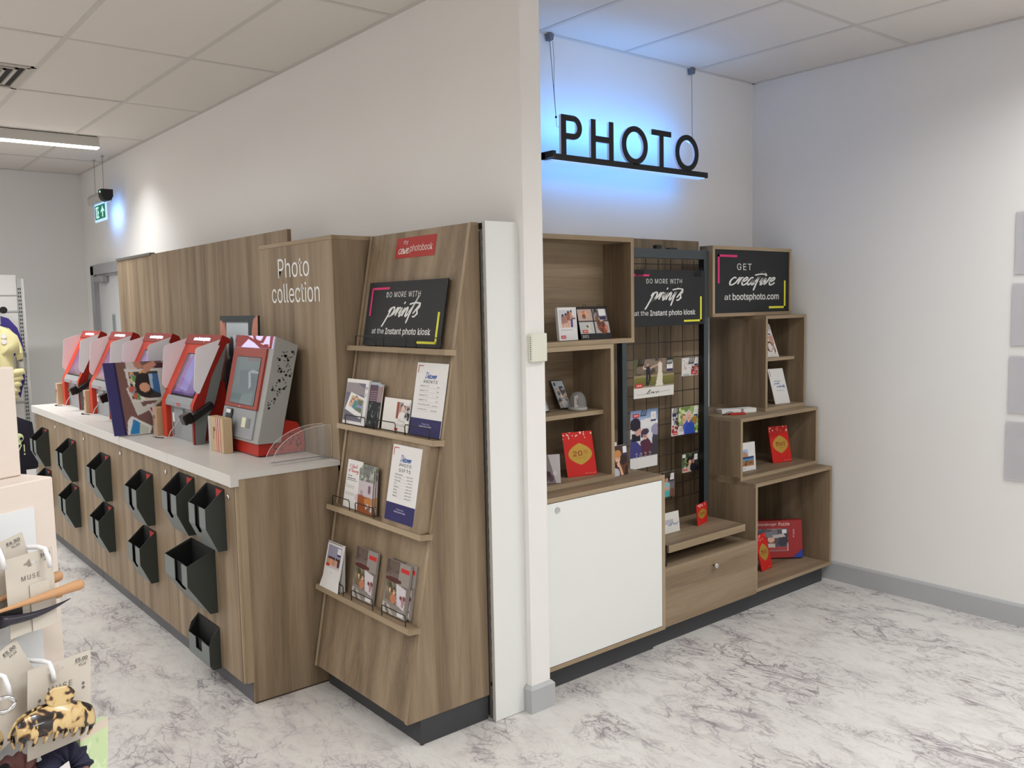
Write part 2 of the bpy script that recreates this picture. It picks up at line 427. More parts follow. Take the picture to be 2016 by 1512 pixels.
# ------------------------------------------------------------------ the room
XA, XA2, YE = 2.223, 2.323, 2.622        # partition faces and its near end
XR, YP, YF, ZC = 4.676, 3.300, 9.14, 2.99
X0, Y0 = -5.2, -4.4                      # far limits of the shop behind the camera
def marble():
    m = bpy.data.materials.new('marble_effect_vinyl'); m.use_nodes = True
    nt = m.node_tree; N = nt.nodes; K = nt.links; b = N['Principled BSDF']
    g = N.new('ShaderNodeNewGeometry')
    def mp(sx, sy, rot, off=0):
        q = N.new('ShaderNodeMapping'); q.inputs['Scale'].default_value = (sx, sy, 1); q.inputs['Rotation'].default_value = (0, 0, rot)
        q.inputs['Location'].default_value = (off, off*.7, 0); K.new(g.outputs['Position'], q.inputs[0]); return q.outputs[0]
    def noise(v, sc, det, rough=.55, dist=0):
        t = N.new('ShaderNodeTexNoise'); t.inputs['Scale'].default_value = sc; t.inputs['Detail'].default_value = det
        t.inputs['Roughness'].default_value = rough; t.inputs['Distortion'].default_value = dist; K.new(v, t.inputs['Vector']); return t.outputs[0]
    def math_(op, a, bb):
        n = N.new('ShaderNodeMath'); n.operation = op
        for i, x in enumerate((a, bb)):
            if isinstance(x, (int, float)): n.inputs[i].default_value = x
            else: K.new(x, n.inputs[i])
        return n.outputs[0]
    def ridge(v, sc, det, dist, width, rough=.55):
        t = noise(v, sc, det, rough, dist); a = math_('ABSOLUTE', math_('SUBTRACT', t, .5), 0)
        r = N.new('ShaderNodeMapRange'); r.interpolation_type = 'SMOOTHSTEP'; r.inputs[1].default_value = 0; r.inputs[2].default_value = width
        r.inputs[3].default_value = 1; r.inputs[4].default_value = 0; K.new(a, r.inputs[0]); return r.outputs[0]
    base = mp(2.1, .85, -.30)
    v1 = ridge(base, 1.9, 7, .7, .016); v2 = ridge(mp(2.0, .85, -.36, 4.3), 3.5, 7, .8, .020)
    v3 = ridge(mp(1.6, 1.1, -.2, 9.1), 8.0, 5, 1.2, .035)
    patch = noise(mp(1.5, .95, -.3, 2.), 2.1, 5, .6, .8); cl = noise(mp(1.8, .9, -.3, 7.), 6, 6, .65, .6); fine = noise(base, 30, 3, .6)
    gate = N.new('ShaderNodeMapRange'); gate.interpolation_type = 'SMOOTHSTEP'; gate.inputs[1].default_value = .42; gate.inputs[2].default_value = .62; K.new(patch, gate.inputs[0])
    gg = math_('ADD', math_('MULTIPLY', gate.outputs[0], .75), .25)
    f = math_('MULTIPLY', math_('MULTIPLY', v1, gg), .72); f = math_('MAXIMUM', f, math_('MULTIPLY', math_('MULTIPLY', v2, gg), .62)); f = math_('MAXIMUM', f, math_('MULTIPLY', math_('MULTIPLY', v3, gg), .36))
    haze = N.new('ShaderNodeMapRange'); haze.inputs[1].default_value = .40; haze.inputs[2].default_value = .70; haze.inputs[3].default_value = 0; haze.inputs[4].default_value = .40; K.new(cl, haze.inputs[0])
    hz = math_('ADD', math_('MULTIPLY', haze.outputs[0], .9), math_('MULTIPLY', gate.outputs[0], .16))
    f = math_('ADD', f, math_('MULTIPLY', hz, .8)); f = math_('ADD', f, math_('MULTIPLY', math_('SUBTRACT', fine, .5), .10))
    cr = N.new('ShaderNodeValToRGB'); e = cr.color_ramp.elements
    e[0].position = 0; e[0].color = L4((218, 216, 211)); e[1].position = 1; e[1].color = L4((128, 122, 124))
    for p, c in ((.16, (212, 208, 204)), (.38, (194, 189, 188)), (.66, (168, 162, 163))):
        x = e.new(p); x.color = L4(c)
    K.new(f, cr.inputs[0]); K.new(cr.outputs[0], b.inputs['Base Color'])
    b.inputs['Roughness'].default_value = .34; b.inputs['Specular IOR Level'].default_value = .35
    return m
struct('floor', B(X0, XR, Y0, YF, -.06, 0), marble())
ceil = struct('ceiling', B(X0, XR, Y0, YF, ZC+.012, ZC+.1), CEIL)
struct('wall_left', B(XA, XA2, YE, YF, 0, ZC+.012), WALL)
struct('wall_back', B(XA2, XR, YP, YP+.1, 0, ZC+.012), WALL)
struct('wall_right', B(XR, XR+.1, Y0, YP+.1, 0, ZC+.012), WALL)
struct('wall_far', B(X0, XA, YF, YF+.1, 0, ZC+.012), WALL)
struct('wall_rear', B(X0, XR, Y0-.1, Y0, 0, ZC+.012), WALL)
struct('wall_side', B(X0-.1, X0, Y0, YF, 0, ZC+.012), WALL)
# suspended ceiling: 600 x 1200 tiles and the metal grid
GX, GY = 2.316, 3.513
xs = [GX+.6*k for k in range(-6, 4)]; ys = [GY+1.2*k for k in range(-3, 5)]
rnd = random.Random(4); tb = .012
def span(vals, lo, hi): return sorted([lo]+[v for v in vals if lo+.02 < v < hi-.02]+[hi])
cols = span(xs, -1.3, XR); rows = span(ys, -.1, YF)
VENT = None
for i in range(len(cols)-1):
    for j in range(len(rows)-1):
        a, b_, c, d = cols[i], cols[i+1], rows[j], rows[j+1]
        pieces = [(a, b_, c, d)]
        if c < YP < d and a > XA2-.3: pieces = [(a, b_, c, YP)]
        elif c >= YP-.01 and a > XA: continue
        if a < XA < b_ and c > YE: pieces = [(a, XA, c, d)]
        for (p, q, r, s) in pieces:
            if abs(p-.516) < .01 and abs(r-4.713) < .01:       # air diffuser shares this cell
                s = 5.35
            z = ZC+rnd.uniform(-.001, .0035)
            B(p+tb, q-tb, r+tb, s-tb, z, ZC+.012).build('ceiling_tile', CEIL, ceil)
for x in cols[1:-1]:
    hi = YF if x < XA else YP
    B(x-tb, x+tb, -.1, hi, ZC-.002, ZC+.012).build('grid_bar', TBAR, ceil)
for y in rows[1:-1]:
    hi = XR if y < YP else XA
    B(-1.3, hi, y-tb, y+tb, ZC-.0015, ZC+.012).build('grid_bar', TBAR, ceil)
struct('trim_1', B(XA-.022, XA, YE, YF, ZC-.004, ZC+.012), TBAR)
struct('trim_2', B(XA2, XR, YP-.022, YP, ZC-.004, ZC+.012), TBAR)
struct('trim_3', B(XR-.022, XR, -1.5, YP, ZC-.004, ZC+.012), TBAR)
struct('trim_4', B(-1.3, XA, YF-.022, YF, ZC-.004, ZC+.012), TBAR)
def skirt(name, x0, x1, y0, y1, axis):
    """skirting with a chamfered top"""
    t = .015
    if axis == 'right': p = [(x0, 0), (x1, 0), (x1, .112), (x0+.009, .112), (x0, .100)]; mb = MB().prism(p, 1, y0, y1)
    struct(name, mb, SKIRT)
skirt('baseboard_right', XR-.015, XR, Y0, YP, 'right')
mb = MB()
for z0, z1, o0, o1 in ((0, .098, .015, .015), (.098, .110, .015, .004)):
    p = [(XA-o0, 2.66, z0), (XA-o0, YE-o0, z0), (XA2+o0, YE-o0, z0), (XA2+o0, 2.735, z0), (XA-o1, 2.66, z1), (XA-o1, YE-o1, z1), (XA2+o1, YE-o1, z1), (XA2+o1, 2.735, z1)]
    mb.add(p, [(0, 1, 5, 4), (1, 2, 6, 5), (2, 3, 7, 6), (4, 5, 6, 7), (3, 2, 1, 0)])
struct('baseboard_left', mb, SKIRT)
struct('baseboard_far', B(X0, XA, YF-.015, YF, 0, .11), SKIRT)
# door in the long wall beyond the counter
FR = mat('grey_door_paint', (164, 165, 168), .5); LEAF = mat('door_leaf_paint', (206, 207, 208), .5)
GLASSD = mat('dark_door_glass', (120, 132, 128), .15)
door = struct('door_1', B(XA-.012, XA-.002, 7.72, 8.70, 0.005, 2.02), LEAF)
d = MB().box(XA-.05, XA, 8.70, 8.80, 0, 2.10).box(XA-.05, XA, 7.62, 7.72, 0, 2.10).box(XA-.05, XA, 7.62, 8.80, 2.02, 2.11)
d.build('door_frame', FR, door)
MB().box(XA-.03, XA-.012, 8.68, 8.70, 0, 2.02).box(XA-.03, XA-.012, 7.72, 8.70, 2.0, 2.02).build('door_stop', FR, door)
B(XA-.075, XA-.012, 8.34, 8.60, 1.945, 2.0).build('door_closer', mat('closer_grey', (150, 150, 152), .5), door, bevel=.006)
MB().box(XA-.018, XA-.012, 8.20, 8.29, .9, 1.66).build('door_window_bead', FR, door)
B(XA-.0185, XA-.0181, 8.21, 8.28, .91, 1.65).build('door_glass', GLASSD, door)

# ------------------------------------------------------------------ ceiling fittings
LBODY = mat('luminaire_body', (205, 203, 198), .5)
LED = mat('luminaire_diffuser', (255, 252, 248), .5, emit=6.0)
def luminaire(x0, x1, y, label, pw=1.0, sp=172):
    t = thing('linear_ceiling_light', label, 'ceiling light', ((x0+x1)/2, y, ZC), group='linear lights along the shop ceiling')
    B(x0, x1, y-.04, y+.04, ZC-.078, ZC-.006).build('housing', LBODY, t)
    B(x0+.01, x1-.01, y-.034, y+.034, ZC-.006, ZC).build('black_gap_strip', BLACK, t)  # black strip between housing and ceiling
    B(x0, x1, y-.041, y+.036, ZC-.088, ZC-.078).build('diffuser', LED, t, bevel=.002)
    area('luminaire_light', ((x0+x1)/2, y, ZC-.10), (0, 0, -1), x1-x0, .07, LAMP*pw, LAMP_COL, t, spread=sp)
    return t
LUMS = [(.38, 1.88, 7.17, 1.0), (-1.7, -.2, 7.17, 1.5), (-3.8, -2.3, 7.17, 1.2), (-1.0, .5, 4.77, .6), (-3.4, -1.9, 4.77, 1.2), (-.9, .6, 2.80, .45), (-3.4, -1.9, 2.80, .9),
        (.5, 2.0, .3, 1.0), (-1.7, -.2, .0, .9), (-3.9, -2.4, .0, .8), (2.9, 4.4, 1.05, .95), (.7, 2.2, -2.0, 1.1), (-1.7, -.2, -2.4, .8), (2.9, 4.4, -1.4, 1.4)]
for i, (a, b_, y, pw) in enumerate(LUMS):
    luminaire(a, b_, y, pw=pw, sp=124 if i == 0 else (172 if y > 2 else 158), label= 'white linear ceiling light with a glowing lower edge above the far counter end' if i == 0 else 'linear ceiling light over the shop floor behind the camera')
# square air diffuser, mostly cut by the picture edge
t = thing('air_diffuser', 'white square louvred air vent in the ceiling at the left edge', 'air vent', (.81, 5.63, ZC))
VM = mat('vent_enamel', (196, 190, 180), .5); VD = mat('vent_dark', (40, 38, 36), .7)
B(.53, 1.104, 5.36, 5.90, ZC+.006, ZC+.011).build('plenum', VD, t)
for k in range(5):
    e = .012+.05*k; th = .016
    p0 = (.53+e, 1.104-e, 5.36+e*.95, 5.90-e*.95); mb = MB()
    mb.box(p0[0], p0[1], p0[2], p0[2]+th, ZC-.004, ZC+.006).box(p0[0], p0[1], p0[3]-th, p0[3], ZC-.004, ZC+.006)
    mb.box(p0[0], p0[0]+th, p0[2], p0[3], ZC-.004, ZC+.006).box(p0[1]-th, p0[1], p0[2], p0[3], ZC-.004, ZC+.006)
    mb.build('louvre_ring', VM, t)
mb = MB()
for a in ((.516, 1.116, 5.35, 5.37), (.516, 1.116, 5.89, 5.912), (.516, .54, 5.35, 5.912), (1.09, 1.116, 5.35, 5.912)): mb.box(*a, ZC-.003, ZC+.006)
mb.build('frame', VM, t)
# exit sign
t = thing('exit_sign', 'green and white illuminated running man exit sign hanging beside the long wall', 'exit sign', (2.10, 8.0, 2.45))
HW = mat('sign_housing', (186, 184, 180), .5)
MB().prism([(2.06, 2.60), (2.14, 2.60), (2.145, 2.655), (2.12, 2.69), (2.08, 2.69), (2.055, 2.655)], 1, 7.84, 8.28).build('housing', HW, t, bevel=.004)
MB().tube([(2.085, 7.865, 2.665), (2.085, 7.84, 2.665)], .0, 6)
MB().prism([(2.035, 2.685), (2.125, 2.685), (2.125, 2.63), (2.11, 2.60), (2.08, 2.588), (2.05, 2.60), (2.035, 2.63)], 1, 7.74, 7.835).build('sensor_head', BLACK, t)
GLOWW = mat('exit_sign_edge', (190, 215, 255), .4, emit=1.1, emit_rgb=(150, 190, 255))
pl = B(2.092, 2.104, 7.865, 8.205, 2.45, 2.60).build('panel', GLOWW, t)
GREEN = mat('exit_sign_green', (20, 122, 92), .5, emit=.35, emit_rgb=(14, 130, 96))
O, R, U = (2.0915, 8.19, 2.468), -EY, EZ
flat(pl, 'green_field', GREEN, O, R, U, [(0, 0, .315, .118)])
EW = mat('exit_sign_white', (205, 240, 236), .5, emit=.8, emit_rgb=(190, 240, 236))
flat(pl, 'doorway_pictogram', EW, O, R, U, [(.035, .012, .125, .026), (.035, .026, .06, .105), (.035, .092, .12, .105), (.082, .03, .105, .085), (.1, .05, .125, .062)], .0012)
mb = MB(); P = lambda x, y: Vector(O)+R*x+U*y-EX*.0012
mb.add([P(.222, .014), P(.248, .014), P(.248, .07), P(.222, .07)], [(0, 1, 2, 3)]); mb.add([P(.235, .108), P(.285, .05), P(.285, .068), P(.235, .08), P(.185, .068), P(.185, .05)], [(0, 5, 4, 3), (0, 3, 2, 1)])
mb.build('arrow_pictogram', EW, pl)
MB().ell((2.034, 7.785, 2.665), .004, .006, .006, 8, 6).build('indicator', mat('green_led', (120, 255, 180), .3, emit=6), t)
for y in (8.18, 7.92):
    MB().rod((2.10, y, 2.68), (2.12, y+.06, ZC), .0022, 5).build('suspension_cord', mat('cord_grey', (150, 148, 144), .6), t)
    MB().disc((2.12, y+.06, ZC-.012), (0, 0, 1), .012, 8, .012).build('ceiling_cup', HW, t)
area('exit_glow', (2.112, 8.0, 2.50), (1, 0, -.05), .30, .14, .55, (.25, .48, 1.0), t)
# ------------------------------------------------------------------ sloped leaflet display
YD0, YD1 = 2.695, 3.446
SL = (2.025-1.67)/(1.98-.10)                      # run of the slope per metre
def xs_(z, d=0.): return 1.67+(z-.10)*SL+d
US = Vector((SL, 0, 1)).normalized(); RS = -EY; NS = RS.cross(US)
disp = thing('leaflet_display', 'sloping oak leaflet display with four narrow shelves at the counter end', 'display stand', (1.87, 3.07, 0))
prof = [(xs_(.10), .10), (2.06, .10), (2.06, 1.98), (xs_(1.98), 1.98)]
for a, b_ in ((YD0, YD0+.019), (YD1-.019, YD1)):
    p = MB().prism(prof, 1, a, b_).build('side_panel', WV, disp)
    e = .0006
    MB().add([(xs_(.10)-e, a, .10), (xs_(.10)-e, b_, .10), (xs_(1.98)-e, b_, 1.98), (xs_(1.98)-e, a, 1.98)], [(0, 1, 2, 3)]).build('edge_band', WEV, p)
bp = MB(); y0, y1 = YD0+.019, YD1-.019
bp.add([(xs_(.10, .006), y0, .10), (xs_(.10, .006), y1, .10), (xs_(1.98, .006), y1, 1.98), (xs_(1.98, .006), y0, 1.98),
        (xs_(.10, .024), y0, .10), (xs_(.10, .024), y1, .10), (xs_(1.98, .024), y1, 1.98), (xs_(1.98, .024), y0, 1.98)],
       [(0, 1, 2, 3), (7, 6, 5, 4), (0, 4, 5, 1), (2, 6, 7, 3), (0, 3, 7, 4), (1, 5, 6, 2)])
bp.build('back_panel', WV, disp)
B(1.735, 2.055, YD0+.004, YD0+.02, 0, .10).build('kick_board', CHAR, disp)
B(1.735, 1.755, YD0+.02, YD1-.004, 0, .10).build('kick_board', CHAR, disp)
B(1.730, 1.742, YD0+.0, YD0+.012, 0, .099).build('kick_corner', CHAR, disp)
SHZ = (1.500, 1.160, .810, .463)
for i, z in enumerate(SHZ):
    zf = z; d0 = -.047
    P = [(xs_(zf-.021, d0), zf-.021), (xs_(zf-.021, .006), zf-.026), (xs_(zf, .006), zf-.004), (xs_(zf, d0), zf)]
    sh = MB().prism(P, 1, YD0, YD1-.002).build('shelf', WY, disp)
    MB().add([(P[0][0]-.0005, YD0, P[0][1]), (P[0][0]-.0005, YD1-.002, P[0][1]), (P[3][0]-.0005, YD1-.002, P[3][1]), (P[3][0]-.0005, YD0, P[3][1])], [(0, 1, 2, 3)]).build('edge_band', WE, sh)
    MB().add([(q[0], YD0-.0006, q[1]) for q in P], [(0, 1, 2, 3)]).build('end_band', WEX, sh)
    slots = {0: (3.30, 3.065, 2.82), 1: (3.30, 3.06, 2.82), 2: (3.33, 3.13), 3: (3.30, 3.06, 2.82)}[i]
    for yc in slots:
        xw = xs_(zf, -.038); hw = .085 if i != 2 else .075; hh = .042
        MB().tube([(xw, yc+hw, zf-.01), (xw, yc+hw, zf+hh-.006), (xw, yc+hw-.006, zf+hh), (xw, yc-hw+.006, zf+hh), (xw, yc-hw, zf+hh-.006), (xw, yc-hw, zf-.01)], .0022, 6).build('wire_guard', WIRE, sh)
# raised frame that carries the gift price list, between the second and third shelf
fz0, fz1 = .810, 1.137
fr = MB()
fy0, fy1 = 2.712, 2.985
def sq(z, d): return (xs_(z, d), z)
fr.prism([sq(fz0, -.044), sq(fz1, -.044), sq(fz1, .004), sq(fz0, .004)], 1, fy0, fy1)
frame_o = fr.build('price_list_frame', WV, disp)
# red sticker
O = Vector((xs_(1.868, .006), 3.222, 1.868)); 
rs = MB().obox(O+NS*.0012, RS, US, .298, .087, .001).build('brand_sticker', mat('red_vinyl', (168, 36, 30), .5), disp)
STW = mat('sticker_white', (232, 214, 206), .6)
letters(rs, 'my', O+NS*.0012, RS, US, .075, .064, .034, STW, h=.020)
script(rs, 'cewe', O+NS*.0012, RS, US, .066, .030, .078, STW, h=.022, pen=.15, slant=.1)
letters(rs, 'photobook', O+NS*.0012, RS, US, .196, .036, .166, STW, h=.036)
def lean_on(z, y_left, w, h, d=.0045):
    """bottom-left corner of a card leaning on the slope above shelf z"""
    return Vector((xs_(z, -d-.002), y_left, z+.0005))
def corner_marks(o, O, R, U, w, h, th=.012, ps=(.045, .058, .285, .21), ys_=(.6, .025, .985, .12)):
    f = lambda a: a
    flat(o, 'corner_mark', PINK, O, R, U, [(w*.045, h*.885, w*.29, h*.92), (w*.045, h*.47, w*.045+w*.022, h*.92)], .0012)
    flat(o, 'corner_mark', YEL, O, R, U, [(w*.72, h*.055, w*.955, h*.09), (w*.933, h*.055, w*.955, h*.52)], .0012)
def prints_board(O, R, U, w, h, t, label):
    o = card('sign_board', label, 'sign', O, R, U, w, h, t, SLATE)
    corner_marks(o, O, R, U, w, h)
    letters(o, 'DO MORE WITH', O, R, U, w*.475, h*.80, w*.44, INKW, h=h*.085, spacing=1.15)
    script(o, 'prints', O, R, U, w*.47, h*.535, w*.47, INKW, h=h*.47, pen=.165, slant=.32)
    letters(o, 'at the', O, R, U, w*.195, h*.235, w*.165, INKW, h=h*.085)
    letters(o, 'Instant photo kiosk', O, R, U, w*.585, h*.222, w*.575, INKW, h=h*.125, bold=.012)
    return o
prints_board(lean_on(1.5, 3.372, .59, .27, .010), RS, US, .592, .274, .006, 'black prints sign board leaning on the top shelf of the sloping display')
# price lists
def price_list(O, R, U, w, h, t, label, title, rows, parent=None, name='price_list'):
    if parent is None: o = card(name, label, 'sign', O, R, U, w, h, t)
    else: o = MB().obox(O, R, U, w, h, t).build(name, PAPER, parent)
    flat(o, 'navy_footer', INKN, O, R, U, [(0, 0, w, h*.235)])
    flat(o, 'corner_mark', INKR, O, R, U, [(w*.05, h*.955, w*.22, h*.965), (w*.05, h*.86, w*.066, h*.965)], .0012)
    script(o, 'Discover', O, R, U, w*.50, h*.83, w*.38, INKBL, h=h*.085, pen=.2)
    n = len(title)
    for i, tt in enumerate(title):
        letters(o, tt, O, R, U, w*.5, h*(.745-.07*i), w*(.44 if len(tt) > 5 else .40), INKB, h=h*.043, spacing=1.2)
    top = .745-.07*n+.01; step = (top-.28)/(len(rows)+.3)
    lines = []
    for i, (a, b_) in enumerate(rows):
        y = top-step*i
        letters(o, a, O, R, U, w*(.19+.009*len(a)), h*y, w*.019*len(a), INKB, h=h*.017)
        letters(o, b_, O, R, U, w*(.80-.010*len(b_)), h*(y-.008), w*.021*len(b_), INKB, h=h*.017)
        lines.append((w*.18, h*(y-step*.42), w*.82, h*(y-step*.42)+.0006))
    flat(o, 'rule_line', PAPERG, O, R, U, lines, .0012)
    FT = mat('footer_print', (190, 188, 214), .6)
    letters(o, 'Create at the', O, R, U, w*.5, h*.165, w*.26, FT, h=h*.022); letters(o, 'Instant photo kiosk', O, R, U, w*.5, h*.13, w*.40, FT, h=h*.026, bold=.02)
    letters(o, 'Price correct at time of print', O, R, U, w*.3, h*.05, w*.44, INKBL, h=h*.01)
    return o
price_list(lean_on(1.16, 2.925, .21, .285), RS, US, .212, .286, .003, 'white prints price list with navy footer on the second display shelf', ['PRINTS'],
    [('Instant 6" x 4"', '49p'), ('Instant 7" x 5"', '69p'), ('Instant 8" x 6"', '99p'), ('Instant 9" x 6"', '99p'), ('Photo greeting cards', 'from 99p'), ('Panoramic prints', 'from 2.99')])
O = Vector((xs_(fz0+.018, -.0445), 2.966, fz0+.018))
price_list(O+NS*.001, RS, US, .207, .298, .0012, None, ['PHOTO', 'GIFTS'],
    [('CEWE Photobook', 'from 13.99'), ('Photo prints', 'from 4.99'), ('Phone cases', 'from 12'), ('Mugs', 'from 8.99'), ('Calendars', 'from 9.99'), ('Canvas', 'from 19.99'), ('Cushions', 'from 14.99'), ('Blankets', 'from 24.99')], parent=frame_o, name='gift_price_list')
# second shelf: photo book brochures and a square card
def family(nx, ny):
    p = Paint(nx, ny, (228, 226, 224)); p.rect(.02, .09, .86, .95, (112, 110, 124)); p.poly([(.02, .09), (.5, .09), (.86, .2), (.86, .35), (.02, .3)], (150, 142, 146))
    p.poly([(.25, .30), (.86, .40), (.80, .86), (.05, .68)], (232, 230, 228)); p.poly([(.31, .36), (.84, .44), (.80, .74), (.20, .60)], (206, 180, 150))
    p.poly([(.62, .44), (.84, .46), (.80, .74), (.52, .68)], (110, 120, 100)); p.poly([(.46, .48), (.60, .44), (.52, .68), (.36, .62)], (70, 140, 150))
    for x, y in ((.30, .54), (.38, .48), (.52, .42)): p.ell(x, y, .065, .05, (120, 84, 60)); p.ell(x, y+.012, .048, .04, (226, 178, 150))
    p.poly([(.60, .56), (.83, .58), (.81, .63), (.57, .61)], (140, 150, 200)); p.rect(.86, .09, 1, .95, (224, 222, 222)); p.lines(.88, .98, [.16, .19], .015, (90, 86, 92)); p.lines(.88, .96, [.3, .33, .36], .008, (160, 156, 160))
    p.rect(.02, .93, .84, .95, (225, 222, 220)); return p
O = lean_on(1.16, 3.425, .18, .19, .03)
o = card('photo_book_brochure', 'white brochure with a family photo collage at the left of the second display shelf', 'brochure', O, RS, US, .188, .196, .012, paint=family(64, 68))
for k, (yl, ww, c, lab) in enumerate(((3.236, .062, (92, 70, 84), 'dark purple brochure spread open behind the family photo brochure'), (3.178, .030, (150, 132, 126), 'thin greyish brochure standing last in the row of brochures'))):
    p = Paint(24, 60, c); p.rect(0, 0, 1, .06, (170, 180, 190)); p.lines(.1, .9, [.2, .25, .3, .35, .4], .012, (150, 126, 140)); p.rect(.0, .42, 1, 1, (34, 34, 38)); p.blobs(16, 0, .45, 1, 1, .04, .12, [(60, 66, 62), (120, 120, 116), (24, 22, 26), (86, 110, 96)], 3+k)
    p.rect(.9, 0, 1, .2, (150, 40, 40)) if k else p.rect(.86, .42, 1, 1, (190, 186, 184))
    card('photo_book_brochure', lab, 'brochure', lean_on(1.16, yl, ww, .19, .022-.004*k), Vector((.12, -1, 0)), US, ww, .190-.006*k, .006, paint=p)
p = Paint(48, 36, (232, 228, 222)); p.rect(.50, .10, .98, .62, (170, 150, 146)); p.rect(.5, .1, .58, .62, (150, 70, 52)); p.person(.72, .28, .07, (70, 46, 40), (226, 190, 170), (230, 226, 222)); p.blobs(20, .8, .3, .98, .6, .02, .05, [(52, 48, 62), (30, 28, 40), (190, 186, 190)], 6); p.rect(.72, .12, .96, .2, (225, 224, 224))
p.lines(.55, .9, [.86], .015, (170, 166, 164)); p.rect(.50, .89, .62, .965, (170, 52, 46))
O = lean_on(1.16, 3.135, .20, .13, .006)
o = card('square_photo_card', 'white Christmas photo card with a couple beside the prints price list', 'card', O, RS, US, .200, .132, .004, paint=p)
script(o, 'Merry', O, RS, US, .145, .042, .06, PAPERG, h=.022, pen=.13); script(o, 'Christmas', O, RS, US, .147, .026, .09, PAPERG, h=.016, pen=.13)
# third shelf: slim wedding leaflet and brown magazines
p = Paint(24, 60, (230, 228, 226)); p.lines(.08, .85, [.42, .45], .008, (150, 146, 146)); p.lines(.08, .7, [.54, .57, .60, .66, .69, .72, .75], .008, (196, 192, 190)); p.rect(.08, .5, .13, .52, (60, 60, 60)); p.ell(.92, .74, .22, .085, (216, 196, 202))
O = lean_on(.81, 3.352, .13, .2, .016)
o = card('wedding_leaflet', 'slim white wedding leaflet with red handwriting on the third display shelf', 'leaflet', O, RS, US, .128, .204, .002, paint=p)
script(o, 'A touch', O, RS, US, .050, .178, .070, INKR, h=.024, pen=.15); script(o, 'of luxury', O, RS, US, .056, .158, .088, INKR, h=.024, pen=.15)
letters(o, 'for Your', O, RS, US, .032, .137, .036, INKB, h=.006, bold=.03); letters(o, 'Wedding Cards', O, RS, US, .047, .126, .070, INKB, h=.007, bold=.03)
MAGB = mat('magazine_pages', (150, 144, 138), .6)
for k in range(3):
    p = Paint(30, 56, (156, 158, 150)); p.blobs(30, 0, 0, 1, .3, .05, .14, [(132, 140, 126), (180, 180, 172), (110, 112, 104)], k); p.rect(.3, .0, .72, .1, (120, 122, 118))
    p.rect(0, .28, 1, .62, (198, 186, 190)); p.rect(.18, .5, .32, 1, (168, 150, 160)); p.poly([(0, .6), (1, .64), (1, 1), (0, 1)], (150, 84, 48)); p.poly([(.45, .66), (1, .63), (1, .8), (.5, .82)], (190, 128, 72)); p.blobs(8, .6, .8, 1, 1, .04, .09, [(214, 206, 206), (130, 96, 80)], 2+k); p.ell(.75, .45, .1, .1, (120, 96, 110))
    O = lean_on(.81, 3.216-.010*k, .12, .19, .024-.006*k)
    card('brown_magazine', ['brown and lilac magazine in front of two more on the third display shelf', 'middle brown magazine of three stacked on the third display shelf', 'rearmost brown magazine leaning on the third display shelf'][k], 'magazine', O, RS, (US+Vector((0, .10+.03*k, 0))).normalized(), .118, .182+.008*k, .004, body=MAGB, paint=p, group='brown magazines')
# bottom shelf: desk calendar and two piles of magazines
p = Paint(34, 56, (226, 224, 222)); p.rect(.09, .10, .88, .74, (150, 148, 168)); p.rect(.09, .62, .88, .74, (206, 196, 200)); p.rect(.66, .14, .86, .3, (226, 226, 226)); p.rect(.66, .31, .86, .36, (50, 44, 92))
for x, c in ((.22, (208, 150, 110)), (.36, (222, 160, 116)), (.50, (200, 136, 100)), (.66, (214, 156, 120)), (.8, (60, 46, 60))): p.ell(x, .47, .07, .055, (60, 40, 40)); p.rect(x-.06, .49, x+.06, .66, c)
p.rect(.10, .62, .28, .70, (196, 40, 36)); p.lines(.1, .85, [.035], .02, (170, 166, 164)); p.lines(.4, .55, [.82, .84], .01, (190, 188, 186))
US2 = lean(6, RS)
t = thing('desk_calendar', 'white desk calendar with a group photo on the bottom display shelf', 'calendar', (1.72, 3.33, .4635))
O = Vector((1.700, 3.392, .515)); 
lf = MB().obox(O, RS, Vector((.24, 0, 1)), .142, .150, .004).build('calendar_leaf', PAPER, t); picture(lf, 'printed_face', p, O, RS, Vector((.24, 0, 1)), .142, .150)
MB().add([(1.700, 3.392, .515), (1.700, 3.25, .515), (1.690, 3.245, .4645), (1.690, 3.412, .4645)], [(0, 1, 2, 3)]).build('curved_foot', PAPER, t)
MB().prism([(1.704, .4645), (1.728, .4645), (1.737, .655)], 1, 3.25, 3.40).build('stand_back', PAPERG, t)
mb = MB()
for k in range(14):
    y = 3.388-.0098*k; mb.tube([(1.7325+.004*math.cos(a), y, .660+.006*math.sin(a)) for a in (0, 1.5, 3.1, 4.6)], .0008, 4, closed=True)
mb.build('spiral_binding', WIRE, t)
